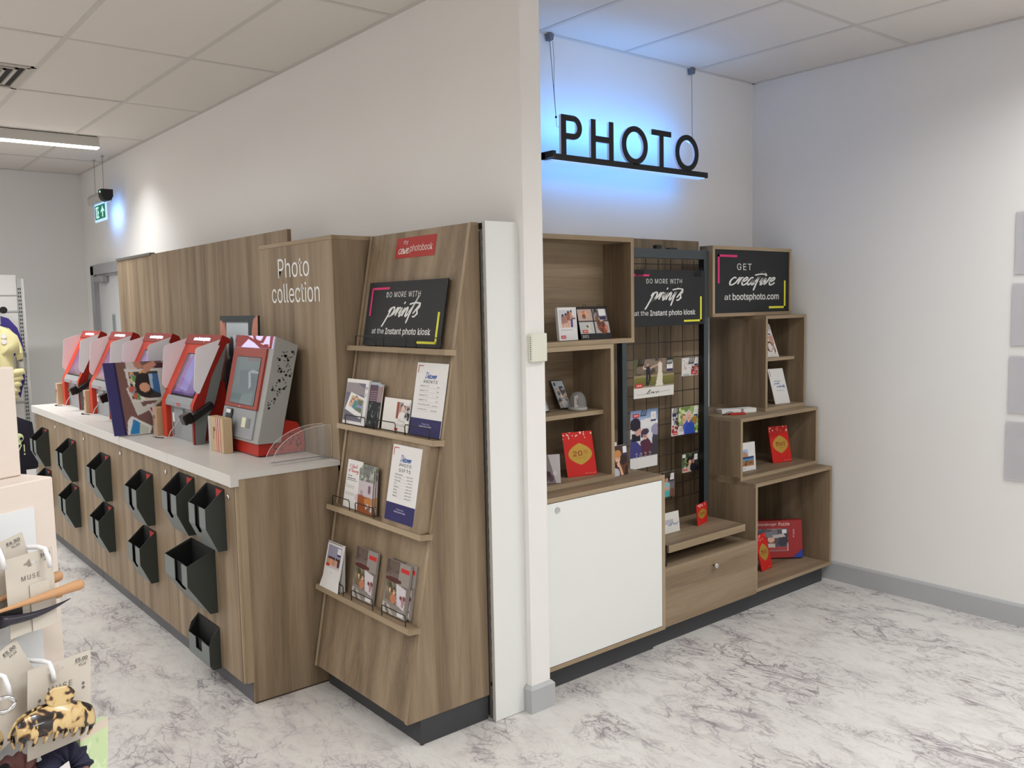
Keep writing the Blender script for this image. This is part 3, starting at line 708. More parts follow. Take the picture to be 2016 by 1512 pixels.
def memories(nx=44, ny=64):
    p = Paint(nx, ny, (126, 116, 110)); p.vgrad((96, 82, 76), (150, 142, 136)); p.blobs(14, 0, 0, .6, .15, .08, .2, [(84, 72, 66), (104, 88, 80)], 5); p.rect(.55, 0, 1, .4, (146, 138, 132)); p.ell(.35, .36, .34, .05, (84, 44, 38))
    p.poly([(.10, .42), (.55, .44), (.55, .80), (.08, .74)], (110, 104, 84)); p.blobs(20, .1, .43, .52, .62, .04, .08, [(86, 96, 66), (70, 70, 52), (140, 124, 96)], 8); p.person(.25, .55, .055, (60, 40, 32), (214, 170, 140), (120, 104, 80)); p.person(.42, .57, .055, (84, 56, 40), (224, 180, 150), (190, 120, 90))
    p.poly([(.48, .40), (.92, .46), (.90, .84), (.60, .78)], (206, 198, 202)); p.blobs(5, .68, .62, .86, .78, .04, .07, [(120, 64, 66), (170, 130, 130)], 2)
    p.poly([(0, .8), (.3, .84), (.5, 1), (0, 1)], (186, 180, 172)); p.poly([(.08, .84), (.16, .82), (.34, 1), (.24, 1)], (110, 102, 96)); p.rect(.66, .88, .92, .97, (226, 224, 222)); p.rect(.62, .095, .95, .17, (196, 44, 42)); return p
for k, (yl, lab) in enumerate(((3.192, 'grey-brown magazine about memories, left of two on the bottom display shelf'), (2.948, 'grey-brown magazine about memories, right of two on the bottom display shelf'))):
    O = lean_on(.463, yl, .17, .2, .012); w_, h_ = .168, .208
    o = card('memories_magazine', lab, 'magazine', O, RS, US, w_, h_, .010, body=MAGB, paint=memories(), group='grey magazines on the bottom shelf')
    letters(o, "It's Time to Make", O, RS, US, w_*.36, h_*.80, w_*.60, INKW, h=h_*.055, bold=.02); letters(o, 'New Memories!', O, RS, US, w_*.33, h_*.73, w_*.54, INKW, h=h_*.055, bold=.02)
    letters(o, 'Photo ideas to treasure for a lifetime', O, RS, US, w_*.36, h_*.675, w_*.56, INKW, h=h_*.018); letters(o, 'cewe photo', O, RS, US, w_*.785, h_*.868, w_*.22, INKW, h=h_*.022)
    if k: card('memories_magazine', 'second copy peeping out behind the right memories magazine', 'magazine', O+Vector((.014, -.020, .004)), RS, US, w_, h_-.002, .006, body=MAGB, paint=memories(), group='grey magazines on the bottom shelf')

# ------------------------------------------------------------------ slotted upright and white end panel
t = thing('slotted_upright', 'grey slotted steel upright between the display and the white panel', 'shop fitting', (2.10, 2.68, 0))
B(2.066, 2.096, 2.676, 2.70, .004, 1.975).build('post', STEEL, t)
B(2.062, 2.10, 2.674, 2.702, 1.955, 1.978).build('top_cap', BLACK, t)
mb = MB()
for k in range(38): mb.box(2.0655, 2.0665, 2.6760, 2.6815, .06+k*.05, .06+k*.05+.026)
mb.build('slot_row', BLACK, t)['kind'] = 'stuff'
B(2.064, 2.068, 2.6752, 2.69, .14, .155).build('clip', BLACK, t)
ep = solo('white_upright_board', B(2.061, XA, 2.655, 2.673, .002, 1.984), WHITE, 'tall narrow white panel standing beside the partition end', 'panel')
B(2.0604, 2.061, 2.6555, 2.6725, .003, 1.983).build('edge_band', PAPERG, ep)

# ------------------------------------------------------------------ photo collection cabinet
YC0, YC1, XC = 3.462, 4.222, 1.84
t = thing('collection_cabinet', 'tall oak cabinet lettered Photo collection behind the kiosks', 'cabinet', (1.95, 3.84, 0))
fp = B(XC, XC+.019, YC0, YC1, .99, 1.964).build('front_panel', WV, t)
B(XC+.019, 2.075, YC0, YC0+.019, .0, 1.964).build('side_panel', WV, t)
B(XC+.019, 2.075, YC1-.019, YC1, .99, 1.964).build('side_panel', WV, t)
B(XC-.003, 2.075, YC0-.002, YC1+.002, 1.964, 1.983).build('top_panel', WE, t, bevel=.001)
O = (XC, YC1, .99); KW = mat('white_vinyl_letters', (232, 231, 228), .5)
letters(fp, 'Photo', O, -EY, EZ, .372, .870, .330, KW, h=.092, off=.0012)
letters(fp, 'collection', O, -EY, EZ, .378, .752, .505, KW, h=.094, off=.0012)

# ------------------------------------------------------------------ counter: cabinets, worktop, plinth
XD = 1.358
ends = [(3.480, 4.255), (4.257, 5.794), (5.796, 7.318)]
labs = ['oak counter cabinet with a wooden end panel nearest the sloping display', 'middle oak counter cabinet below the photo book', 'far oak counter cabinet nearest the yellow baby clothes']
KNOBS = (3.538, 4.33, 5.096, 5.885, 6.654)
for i, (a, b_) in enumerate(ends):
    t = thing('counter_cabinet', labs[i], 'cabinet', (1.6, (a+b_)/2, 0), group='counter cabinets')
    B(XD+.019, 1.85, a+.002, b_-.002, .10, .938).build('carcass', WV, t)
    dr = B(XD, XD+.018, a+.0015, b_-.0015, .098, .936).build('door', WV, t)
    for y in KNOBS:
        if a < y < b_:
            MB().tube([(XD, y, .886), (XD-.006, y, .886), (XD-.008, y, .886)], [.011, .011, .006], 12).build('keyhole', CHROME, dr)
    n = 1 if i == 0 else 2
    for k in range(n):
        ya = a+(b_-a)*k/n; yb = a+(b_-a)*(k+1)/n
        B(1.40, 1.415, ya+.0015, yb-.0015, .0, .098).build('kick_board', mat('grey_plinth', (92, 92, 96), .5), t)
    if i == 0:
        B(1.4, 1.83, 3.462, 3.4795, .002, .968).build('end_panel', WV, t)
        B(1.371, 1.4, 3.462, 3.4795, .096, .968).build('end_panel_front', WEV, t)
        B(1.36, 1.371, 3.4675, 3.4795, .098, .936).build('filler_strip', WEV, t)
        B(1.402, 1.83, 3.4612, 3.4622, 0, .006).build('end_panel_foot', mat('dark_brown_foot', (66, 48, 36), .6), t)
t = thing('counter_worktop', 'long white counter worktop below the photo kiosks', 'worktop', (1.6, 5.4, .94))
for a, b_ in ((3.4802, 4.2400), (4.2410, 5.0390), (5.0400, 6.2), (6.201, 7.318)):
    B(1.336, 1.838, a, b_, .94, .99).build('worktop_section', TOPW, t, bevel=.0015)
B(1.336, 1.3705, 3.458, 3.4802, .94, .99).build('worktop_end', TOPW, t)
B(1.3705, 1.8385, 3.458, 3.4802, .9685, .99).build('worktop_end_strip', TOPW, t)
B(1.838, 1.985, 4.224, 7.318, .94, .99).build('worktop_back_section', TOPW, t)

# ------------------------------------------------------------------ tall back panel behind the kiosks
t = thing('oak_wall_panel', 'tall plain oak back panel behind the row of red kiosks', 'panel', (2.0, 5.75, 0))
for a, b_ in ((4.24, 5.02), (5.021, 5.79), (5.791, 6.45), (6.451, 7.29)):
    B(2.00, 2.022, a, b_, .0, 2.076).build('oak_board', WV, t)
B(2.0005, 2.0215, 4.2392, 4.24, .9, 2.076).build('edge_band', WEV, t)
B(1.992, 2.028, 6.45, 7.292, 2.070, 2.088).build('metal_cap', mat('dull_metal', (112, 112, 106), .4, metal=.4), t)
# steel run that carries the back panel and cabinet
solo('gondola_spine', MB().box(2.075, 2.11, 2.72, 7.29, .0, 1.95), STEEL, 'grey steel spine hidden behind the oak back panel', 'shop fitting')

# ------------------------------------------------------------------ leaflet bins on the counter front
BIN = mat('bin_black_plastic', (50, 54, 50), .55, noise=.06, nscale=200); BINL = mat('bin_grey_lip', (112, 118, 116), .5)
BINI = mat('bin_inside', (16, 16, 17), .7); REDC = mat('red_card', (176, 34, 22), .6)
def make_bin(wd, dep, zb, zf, zl, db, label, group, loc, red=True, slot=(.36, .64), low=False, dmid=None):
    """wd width, dep depth; zb back height, zf front top, zl front lower, db depth at the bottom. local: x out of the door is negative"""
    t = thing('leaflet_bin', label, 'leaflet bin', loc, group=group)
    side = [(0, 0), (-db, 0), (-dep, zl), (-dep, zf), (-(dmid[0] if dmid else 0.001), dmid[1] if dmid else zb), (0, zb)] if dmid else [(0, 0), (-db, 0), (-dep, zl), (-dep, zf), (-.012, zb-.012*(zb-zf)/dep*.6), (0, zb)]
    MB().prism(side, 1, 0, .003).build('side_wall', BIN, t, local=True)
    MB().prism(side, 1, wd-.003, wd).build('side_wall', BIN, t, local=True)
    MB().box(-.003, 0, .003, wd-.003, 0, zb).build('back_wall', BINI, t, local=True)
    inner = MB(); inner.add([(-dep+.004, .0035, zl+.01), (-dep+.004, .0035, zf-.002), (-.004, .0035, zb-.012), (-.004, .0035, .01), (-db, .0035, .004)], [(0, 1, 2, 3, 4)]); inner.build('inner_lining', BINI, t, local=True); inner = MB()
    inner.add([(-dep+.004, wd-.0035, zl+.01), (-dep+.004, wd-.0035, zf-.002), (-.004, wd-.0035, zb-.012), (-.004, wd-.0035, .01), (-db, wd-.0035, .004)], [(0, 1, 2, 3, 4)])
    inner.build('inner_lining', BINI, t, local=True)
    s0, s1 = wd*slot[0], wd*slot[1]
    zs = zl+(zf-zl)*.1
    for a, b_ in ((.003, s0), (s1, wd-.003)): MB().box(-dep, -dep+.003, a, b_, zl, zf).build('front_lip', BINL, t, local=True)
    if low: MB().box(-dep, -dep+.003, s0, s1, zl, zl+(zf-zl)*.42).build('front_lip', BINL, t, local=True)
    # sloping underside, notched where the finger slot runs down
    dx, dz = dep-db, zl
    f = .0 if low else .34
    un = MB(); A = lambda s, y: (-dep+dx*s, y, zl*(1-s))
    if low: un.add([A(0, .003), A(0, wd-.003), A(1, wd-.003), A(1, .003)], [(0, 1, 2, 3)])
    else: un.add([A(0, .003), A(0, s0), A(f*.55, s0), A(f, s0+(s1-s0)*.62), A(f*1.0, s1), A(0, s1), A(0, wd-.003), A(1, wd-.003), A(1, .003)], [(0, 1, 2, 3, 8), (8, 3, 4, 7), (4, 5, 6, 7)])
    un.build('underside', BINL, t, local=True)
    MB().box(-db, 0, .003, wd-.003, 0, .003).build('base', BIN, t, local=True)
    MB().add([(-dep+.012, s0-.008, zl), (-dep+.012, s1+.008, zl), (-dep+.012, s1+.008, zf-.004), (-dep+.012, s0-.008, zf-.004), (-db-.004, s1+.008, .02), (-db-.004, s0-.008, .02)], [(0, 1, 2, 3), (5, 4, 1, 0)]).build('slot_shade_plate', BINI, t, local=True)  # dark plate behind the finger slot, standing in for shade inside the bin
    if red: MB().box(-.010, -.004, .004, wd*.36, zb*.5, zb-.006).build('red_leaflet', REDC, t, local=True)
    return t
G = 'black leaflet bins on the counter front'
first = None
spots = [(3.584, .648, 'upper black leaflet bin with a red card inside, nearest the counter corner'), (3.942, .648, 'upper black leaflet bin second from the counter corner'),
         (4.546, .581, 'upper black leaflet bin on the middle cabinet, right of two pairs'), (4.544, .283, 'lower black leaflet bin on the middle cabinet, right of two pairs'),
         (5.315, .581, 'upper black leaflet bin on the middle cabinet, left of two pairs'), (5.309, .285, 'lower black leaflet bin on the middle cabinet, left of two pairs'),
         (6.104, .583, 'upper black leaflet bin on the far cabinet, right of two pairs'), (6.099, .283, 'lower black leaflet bin on the far cabinet, right of two pairs'),
         (6.886, .582, 'upper black leaflet bin at the far end of the counter'), (6.881, .283, 'lower black leaflet bin at the far end, mostly hidden by the pink stand')]
for i, (y, z, lab) in enumerate(spots):
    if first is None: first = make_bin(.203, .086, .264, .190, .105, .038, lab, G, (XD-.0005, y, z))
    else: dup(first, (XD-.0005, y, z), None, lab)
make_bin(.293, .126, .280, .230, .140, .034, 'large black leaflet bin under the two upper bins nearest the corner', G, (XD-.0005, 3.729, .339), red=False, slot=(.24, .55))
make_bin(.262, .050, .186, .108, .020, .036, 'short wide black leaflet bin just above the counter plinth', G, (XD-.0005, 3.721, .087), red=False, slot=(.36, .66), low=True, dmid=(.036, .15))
# ------------------------------------------------------------------ oak units along the PHOTO wall
def cubby(t, x0, x1, y0, y1, z0, z1, th=.019, back=WX, grain=WV, shelves=(), bands=True):
    """open box facing -Y with edge bands on its front"""
    B(x0, x1, y0, y1, z0, z0+th).build('bottom_panel', WX, t); B(x0, x1, y0, y1, z1-th, z1).build('top_panel', WX, t)
    B(x0, x0+th, y0, y1, z0+th, z1-th).build('side_panel', grain, t); B(x1-th, x1, y0, y1, z0+th, z1-th).build('side_panel', grain, t)
    B(x0+th, x1-th, y1-.008, y1, z0+th, z1-th).build('back_board', back, t)
    e = .0006
    if bands:
        B(x0, x1, y0-e, y0, z0, z0+th).build('edge_band', WEX, t); B(x0, x1, y0-e, y0, z1-th, z1).build('edge_band', WEX, t)
        B(x0, x0+th, y0-e, y0, z0+th, z1-th).build('edge_band', WEV, t); B(x1-th, x1, y0-e, y0, z0+th, z1-th).build('edge_band', WEV, t)
    for (a, b_, c, d, z) in shelves:
        s = B(a, b_, c, d, z-th, z).build('shelf', WX, t); B(a, b_, c-e, c, z-th, z).build('edge_band', WEX, s)
XL = XA2+.004
# low cabinet with the white door
t = thing('door_cabinet', 'low oak cabinet with a plain white door beside the partition end', 'cabinet', (2.73, 2.98, 0))
B(XL, 3.128, 2.69, 3.27, .10, .118).build('bottom_panel', WX, t); B(XL, 3.128, 2.69, 3.27, .830, .850).build('top_panel', WX, t)
B(3.108, 3.128, 2.69, 3.27, .118, .830).build('side_panel', WV, t); B(XL, XL+.02, 2.69, 3.27, .118, .830).build('side_panel', WV, t)
B(XL, 3.128, 2.6894, 2.69, .83, .85).build('edge_band', WEX, t); B(XL, 3.128, 2.6894, 2.69, .10, .118).build('edge_band', WEX, t); B(3.108, 3.128, 2.6894, 2.69, .118, .83).build('edge_band', WEV, t)
dr = B(2.352, 3.1055, 2.6895, 2.708, .121, .8265).build('door', WHITE, t)
lk = MB().tube([(2.440, 2.6895, .795), (2.440, 2.684, .795)], .0125, 16).build('lock', CHROME, dr)
B(XL, 3.09, 2.735, 2.755, 0, .10).build('kick_board', CHAR, t); B(3.04, 3.128, 2.748, 2.765, 0, .10).build('kick_board', CHAR, t)
# drawer unit with a floating shelf above
t = thing('drawer_cabinet', 'low oak drawer cabinet with horizontal grain between the white door and the stepped boxes', 'cabinet', (3.5, 2.98, 0))
B(3.130, 3.878, 2.722, 3.27, .10, .384).build('carcass', WX, t)
B(3.130, 3.878, 2.716, 2.722, .376, .3845).build('carcass_edge', WEX, t)
dr = B(3.132, 3.877, 2.700, 2.716, .101, .388).build('drawer', WX, t)
B(3.132, 3.877, 2.7005, 2.716, .388, .3888).build('edge_band', WEX, dr)
MB().tube([(3.51, 2.70, .333), (3.51, 2.690, .333), (3.51, 2.686, .333), (3.51, 2.678, .333)], [.006, .005, .012, .012], 14).build('knob', CHROME, dr)
B(3.130, 3.878, 2.75, 2.77, 0, .10).build('kick_board', CHAR, t)
t = thing('floating_shelf', 'thick oak shelf floating above the drawer cabinet', 'shelf', (3.5, 2.9, .454))
s = B(3.192, 3.805, 2.722, 3.05, .452, .488).build('shelf_board', WX, t); B(3.192, 3.805, 2.7214, 2.722, .452, .488).build('edge_band', WEX, s)
B(3.165, 3.192, 2.735, 3.05, .385, .487).build('bracket', BLACK, t); B(3.21, 3.79, 3.02, 3.05, .385, .452).build('rear_support', DSTEEL, t)
# stepped boxes
t = thing('oak_box_shelf', 'large bottom oak box of the stepped stack holding the red puzzle', 'box shelf', (4.25, 2.98, .0))
cubby(t, 3.882, 4.632, 2.712, 3.285, .10, .690, shelves=())
B(3.882, 4.60, 2.752, 2.772, 0, .10).build('kick_board', CHAR, t)
t = thing('oak_box_shelf', 'middle oak box of the stepped stack holding a red folder', 'box shelf', (4.25, 3.05, .6905))
cubby(t, 3.887, 4.638, 2.812, 3.285, .6905, 1.030)
t = thing('oak_box_shelf', 'narrow two-tier oak box on top of the stepped stack', 'box shelf', (4.45, 3.1, 1.0305))
cubby(t, 4.243, 4.648, 2.902, 3.285, 1.0305, 1.575, shelves=[(4.262, 4.600, 2.948, 3.277, 1.329)])
# framed black sign on top
t = thing('framed_sign', 'oak framed black sign lettered GET creative on top of the stepped stack', 'sign', (4.17, 2.97, 1.5755))
FX0, FX1, FZ0, FZ1, FYY = 3.857, 4.602, 1.5765, 1.962, 2.974
for a in ((FX0, FX1, FZ1-.019, FZ1, WX), (FX0, FX1, FZ0, FZ0+.019, WX)): B(a[0], a[1], FYY, FYY+.088, a[2], a[3]).build('frame_rail', a[4], t); B(a[0], a[1], FYY-.0006, FYY, a[2], a[3]).build('edge_band', WEX, t)
for a in ((FX0, FX0+.019), (FX1-.019, FX1)): B(a[0], a[1], FYY, FYY+.088, FZ0+.019, FZ1-.019).build('frame_stile', WV, t); B(a[0], a[1], FYY-.0006, FYY, FZ0+.019, FZ1-.019).build('edge_band', WEV, t)
O = (FX0+.019, FYY+.006, FZ0+.019); W_, H_ = FX1-FX0-.038, FZ1-FZ0-.038
bd = MB().obox(O, EX, EZ, W_, H_, .006).build('black_board', SLATE, t)
corner_marks(bd, O, EX, EZ, W_, H_)
letters(bd, 'GET', O, EX, EZ, W_*.385, H_*.735, W_*.19, INKW, h=H_*.105, spacing=1.2)
script(bd, 'creative', O, EX, EZ, W_*.50, H_*.535, W_*.60, INKW, h=H_*.36, pen=.16, slant=.3)
letters(bd, 'at', O, EX, EZ, W_*.17, H_*.25, W_*.082, INKW, h=H_*.085); letters(bd, 'bootsphoto.com', O, EX, EZ, W_*.545, H_*.243, W_*.625, INKW, h=H_*.135, bold=.012)
# upper and lower open boxes by the partition
t = thing('oak_box_shelf', 'two-tier oak box on the white-door cabinet holding a photo dome', 'box shelf', (2.62, 2.93, .8505))
cubby(t, XL, 2.905, 2.800, 3.060, .8505, 1.476, th=.020, shelves=[(XL+.02, 2.885, 2.850, 3.05, 1.170)])
t = thing('oak_box_shelf', 'upper oak box by the partition holding a booklet and a black calendar', 'box shelf', (2.7, 2.91, 1.4765))
cubby(t, XL, 3.058, 2.812, 3.000, 1.4765, 1.964, th=.021)
# rear board behind the grid
t = thing('oak_backing_board', 'plain upright oak board behind the black wire grid', 'panel', (3.5, 3.27, .39))
for a, b_ in ((3.132, 3.3), (3.301, 3.55), (3.551, 3.80), (3.801, 3.880), (3.8805, 4.10)): B(a, b_, 3.262, 3.285, .386 if b_ < 3.884 else 1.04, 2.01).build('oak_board', WV, t)

# ------------------------------------------------------------------ wire grid in a steel frame
t = thing('grid_frame', 'dark grey steel frame with a black wire grid holding clipped prints', 'display grid', (3.51, 3.02, .4885))
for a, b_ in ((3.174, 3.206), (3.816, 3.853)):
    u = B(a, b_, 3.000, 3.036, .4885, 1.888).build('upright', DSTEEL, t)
    B(a-.0006, a, 3.001, 3.035, .49, 1.885).build('black_side_strip', BLACK, u)  # plain black strip over the left face of the upright
B(3.174, 3.853, 3.000, 3.036, 1.888, 1.935).build('top_rail', DSTEEL, t)
B(3.44, 3.48, 3.005, 3.03, 1.935, 1.955).build('bracket', BLACK, t); B(3.54, 3.60, 3.005, 3.03, 1.935, 1.943).build('bracket', BLACK, t)
YG = 3.050
for x in (3.215, 3.31, 3.406, 3.503, 3.600, 3.697, 3.794): MB().rod((x, YG, .60), (x, YG, 1.885), .0022, 6).build('upright_wire', WIRE, t)
for z in (.605, .685, .767, .848, .931, 1.015, 1.100, 1.185, 1.28, 1.370, 1.452, 1.54, 1.62, 1.70, 1.78, 1.86): MB().rod((3.206, YG-.003, z), (3.845, YG-.003, z), .0022, 6).build('cross_wire', WIRE, t)
def wire_clip(parent, x, z, y, s=1.0):
    """folded black wire spring clip"""
    for dx in (-.017, 0, .017):
        MB().tube([(x+(dx-.008)*s, y-.004, z-.022*s), (x+(dx+.004)*s, y-.006, z+.014*s), (x+(dx+.010)*s, y-.006, z+.016*s), (x+(dx+.001)*s, y-.004, z-.020*s)], .0011, 5).build('clip_wire', WIRE, parent)
    MB().rod((x-.024*s, y-.005, z-.016*s), (x+.018*s, y-.005, z-.014*s), .0018, 5).build('clip_bar', BLACK, parent)
def hung(name, label, cat, x0, z0, w, h, paint, clips, group=None, tilt=0., yo=0.):
    O = Vector((x0, YG-.008-yo, z0)); R = Vector((1, -.0, tilt)).normalized(); U = Vector((-tilt, -.02, 1)).normalized()
    o = card(name, label, cat, O, R, U, w, h, .0015, paint=paint, group=group)
    for cx in clips: wire_clip(o, x0+cx, z0+h-.014, YG-.010-yo)
    return o, O, R, U
CWR = mat('brand_badge_red', (198, 46, 42), .5)
def badge(o, O, R, U, x, y, w, h):
    """small red brand badge"""
    q = flat(o, 'red_badge', CWR, O, R, U, [(x, y, x+w, y+h)], .0012)
    letters(q, 'cewe', O, R, U, x+w/2, y+h/2, w*.66, INKW, h=h*.36, bold=.02, off=.0018)
def price_tag(o, O, R, U, x, y, w, h):
    q = flat(o, 'price_tag', PAPER, O, R, U, [(x, y, x+w, y+h)], .0012); flat(q, 'tag_text', PAPERG, O, R, U, [(x+w*.3, y+h*(.3+.12*k), x+w*.7, y+h*(.35+.12*k)) for k in range(4)], .0016)
    flat(q, 'tag_band', INKN, O, R, U, [(x, y-h*.26, x+w, y-h*.04)], .0012)
# hanging black prints sign
O = Vector((3.185, 2.992, 1.541)); o = prints_board(O, EX, EZ, .628, .286, .005, 'black prints sign clipped to the top of the wire grid')
for cx in (.108, .565): wire_clip(o, 3.185+cx, 1.82, 2.992, 1.25)
# wedding calendar
p = Paint(64, 60, (96, 88, 74)); p.vgrad((92, 80, 72), (110, 96, 70), 0, .45); p.blobs(50, 0, 0, 1, .3, .04, .12, [(70, 62, 54), (120, 104, 92), (88, 92, 60), (132, 116, 104)], 4); p.vgrad((128, 124, 62), (96, 92, 48), .42, .74); p.rect(.0, .42, 1, .46, (150, 140, 110)); p.rect(0, .70, 1, .74, (150, 144, 130))
p.rect(.295, .22, .39, .36, (36, 34, 52)); p.rect(.30, .36, .345, .68, (28, 28, 38)); p.poly([(.345, .36), (.39, .36), (.42, .5), (.37, .66), (.34, .66), (.37, .5)], (28, 28, 38)); p.ell(.335, .155, .024, .03, (206, 160, 136)); p.poly([(.38, .23), (.60, .14), (.61, .17), (.39, .26)], (214, 176, 150)); p.rect(.22, .24, .3, .27, (220, 210, 205)); p.rect(.215, .17, .245, .27, (214, 170, 150))
p.ell(.64, .07, .032, .04, (90, 60, 42)); p.ell(.64, .09, .024, .032, (214, 176, 150)); p.poly([(.60, .12), (.69, .12), (.69, .3), (.715, .72), (.53, .72), (.60, .3)], (222, 214, 196))
p.rect(0, .74, 1, 1, (222, 220, 214))
o, O, R, U = hung('wedding_calendar', 'calendar print of a bride and groom dancing clipped to the wire grid', 'calendar', 3.300, 1.170, .312, .200, p, (.05, .272))
badge(o, O, R, U, .01, .054, .056, .022); price_tag(o, O, R, U, .252, .142, .048, .046)
script(o, 'love', O, R, U, .15, .028, .26, INKB, h=.022, pen=.11, extra=[[(-1.6, .1), (-.6, -.1), (.1, .35)], [(2.2, .35), (3.2, .7), (4.2, .9)]])
# white greeting card with roses
p = Paint(44, 36, (216, 214, 210)); p.rect(.56, 0, 1, 1, (206, 204, 200)); p.blobs(40, .58, .45, .95, .95, .03, .07, [(168, 56, 64), (196, 120, 116), (110, 40, 50), (214, 170, 160), (96, 100, 70)], 3); p.blobs(24, .1, .08, .5, .85, .01, .03, [(190, 190, 190), (150, 150, 156), (205, 120, 120)], 7); p.lines(.1, .5, [.88, .94], .025, (120, 118, 120))
o, O, R, U = hung('rose_card', 'white greeting card with red roses at the upper right of the wire grid', 'card', 3.679, 1.262, .141, .098, p, (.075,))
price_tag(o, O, R, U, .104, .064, .032, .030); badge(o, O, R, U, .082, .008, .042, .016)
# 2022 wall calendar
p = Paint(52, 76, (196, 206, 222)); p.vgrad((104, 132, 176), (196, 208, 224), 0, .3); p.ell(.62, .32, .46, .16, (222, 222, 224)); p.rect(0, .3, 1, .8, (214, 214, 218))
p.poly([(0, .48), (.14, .48), (.40, .62), (.46, .80), (0, .80)], (64, 62, 124)); p.rect(.05, .40, .36, .52, (30, 28, 40)); p.ell(.28, .36, .12, .075, (206, 160, 146)); p.ell(.18, .24, .19, .11, (38, 32, 48)); p.rect(0, .24, .37, .31, (38, 32, 48))
p.poly([(.36, .54), (.62, .48), (.80, .62), (.84, .80), (.44, .80)], (84, 40, 62)); p.ell(.54, .44, .095, .07, (222, 184, 170)); p.ell(.53, .38, .14, .055, (62, 48, 70)); p.rect(.38, .38, .46, .48, (62, 48, 70)); p.ell(.53, .46, .05, .014, (150, 70, 70))
p.poly([(.82, .36), (1, .26), (1, .80), (.74, .80)], (60, 56, 66)); p.ell(.95, .36, .2, .1, (150, 146, 176)); p.rect(0, .80, 1, 1, (220, 218, 216)); p.lines(.12, .85, [.905], .008, (196, 190, 188)); p.rect(0, 0, 1, .012, (90, 90, 100))
o, O, R, U = hung('year_calendar', 'tall 2022 wall calendar of a family in woolly hats clipped to the wire grid', 'calendar', 3.268, .805, .210, .305, p, (.098,))
badge(o, O, R, U, .016, .268, .048, .020); price_tag(o, O, R, U, .154, .250, .040, .040)
letters(o, '2022', O, R, U, .098, .068, .118, PAPERG, h=.028, spacing=1.5)
# couple card
p = Paint(60, 44, (196, 206, 170)); p.blobs(60, .1, 0, 1, .6, .04, .1, [(110, 130, 70), (190, 210, 150), (220, 226, 200), (70, 90, 50), (150, 170, 96)], 9); p.rect(0, 0, .22, 1, (222, 218, 216)); p.rect(.22, 0, .25, 1, (40, 36, 36)); p.rect(.04, .22, .19, .32, (52, 46, 96)); p.blobs(14, .04, .38, .19, .6, .02, .04, [(60, 60, 70), (150, 150, 160), (110, 70, 60)], 2); p.blobs(12, .05, .66, .2, .92, .02, .05, [(170, 60, 60), (120, 40, 44), (214, 190, 186)], 5)
p.person(.46, .42, .085, (150, 104, 66), (222, 178, 150), (150, 140, 130)); p.person(.64, .34, .10, (196, 190, 184), (226, 176, 150), (58, 84, 176)); p.poly([(.80, .38), (.96, .42), (.86, .7), (.78, .7)], (176, 120, 54)); p.poly([(.58, .62), (.84, .62), (.90, 1), (.50, 1)], (46, 76, 170)); p.ell(.34, .98, .13, .3, (212, 208, 206)); p.blobs(8, .88, .7, 1, .95, .02, .05, [(130, 180, 60), (70, 110, 40)], 4)
o, O, R, U = hung('couple_card', 'photo card of an older couple laughing at the right of the wire grid', 'card', 3.592, .945, .222, .150, p, (.03,), tilt=-.004)
price_tag(o, O, R, U, .186, .104, .030, .036); badge(o, O, R, U, .010, .004, .040, .016); letters(o, 'happy', O, R, U, .083, .034, .032, INKB, h=.009); letters(o, 'birthday!', O, R, U, .083, .022, .036, INKB, h=.009)
# small couple print
p = Paint(44, 34, (50, 56, 44)); p.blobs(40, 0, 0, .5, 1, .05, .12, [(70, 96, 52), (38, 44, 34), (120, 140, 96), (26, 26, 28)], 11); p.person(.46, .46, .10, (46, 32, 28), (222, 176, 150), (190, 170, 160)); p.person(.66, .36, .09, (52, 34, 30), (190, 132, 108), (24, 24, 30)); p.rect(.62, .7, 1, 1, (20, 20, 26)); p.ell(.17, .9, .13, .22, (206, 190, 176)); p.rect(.02, .02, .2, .2, (214, 214, 210))
o, O, R, U = hung('small_couple_print', 'small dark print of a smiling couple low on the wire grid', 'print', 3.680, .733, .140, .102, p, (.07,))
price_tag(o, O, R, U, .100, .062, .028, .032); badge(o, O, R, U, .008, .008, .034, .012)
# boy print, partly behind the cabinet
p = Paint(40, 40, (116, 110, 106)); p.vgrad((70, 62, 52), (120, 116, 120), 0, .6); p.blobs(24, 0, 0, .6, .3, .05, .12, [(40, 34, 28), (84, 72, 58), (60, 70, 40)], 2); p.person(.42, .28, .10, (96, 62, 44), (214, 166, 140), (150, 196, 196)); p.rect(.20, .45, .64, .8, (140, 190, 194)); p.rect(.22, .7, .62, 1, (84, 180, 184)); p.rect(.24, .6, .6, .72, (210, 164, 140)); p.rect(.7, .7, .95, 1, (120, 76, 56))
o, O, R, U = hung('boy_print', 'print of a boy in a turquoise top at the bottom left of the wire grid', 'print', 3.500, .621, .116, .138, p, (.055,))
price_tag(o, O, R, U, .076, .092, .032, .034)

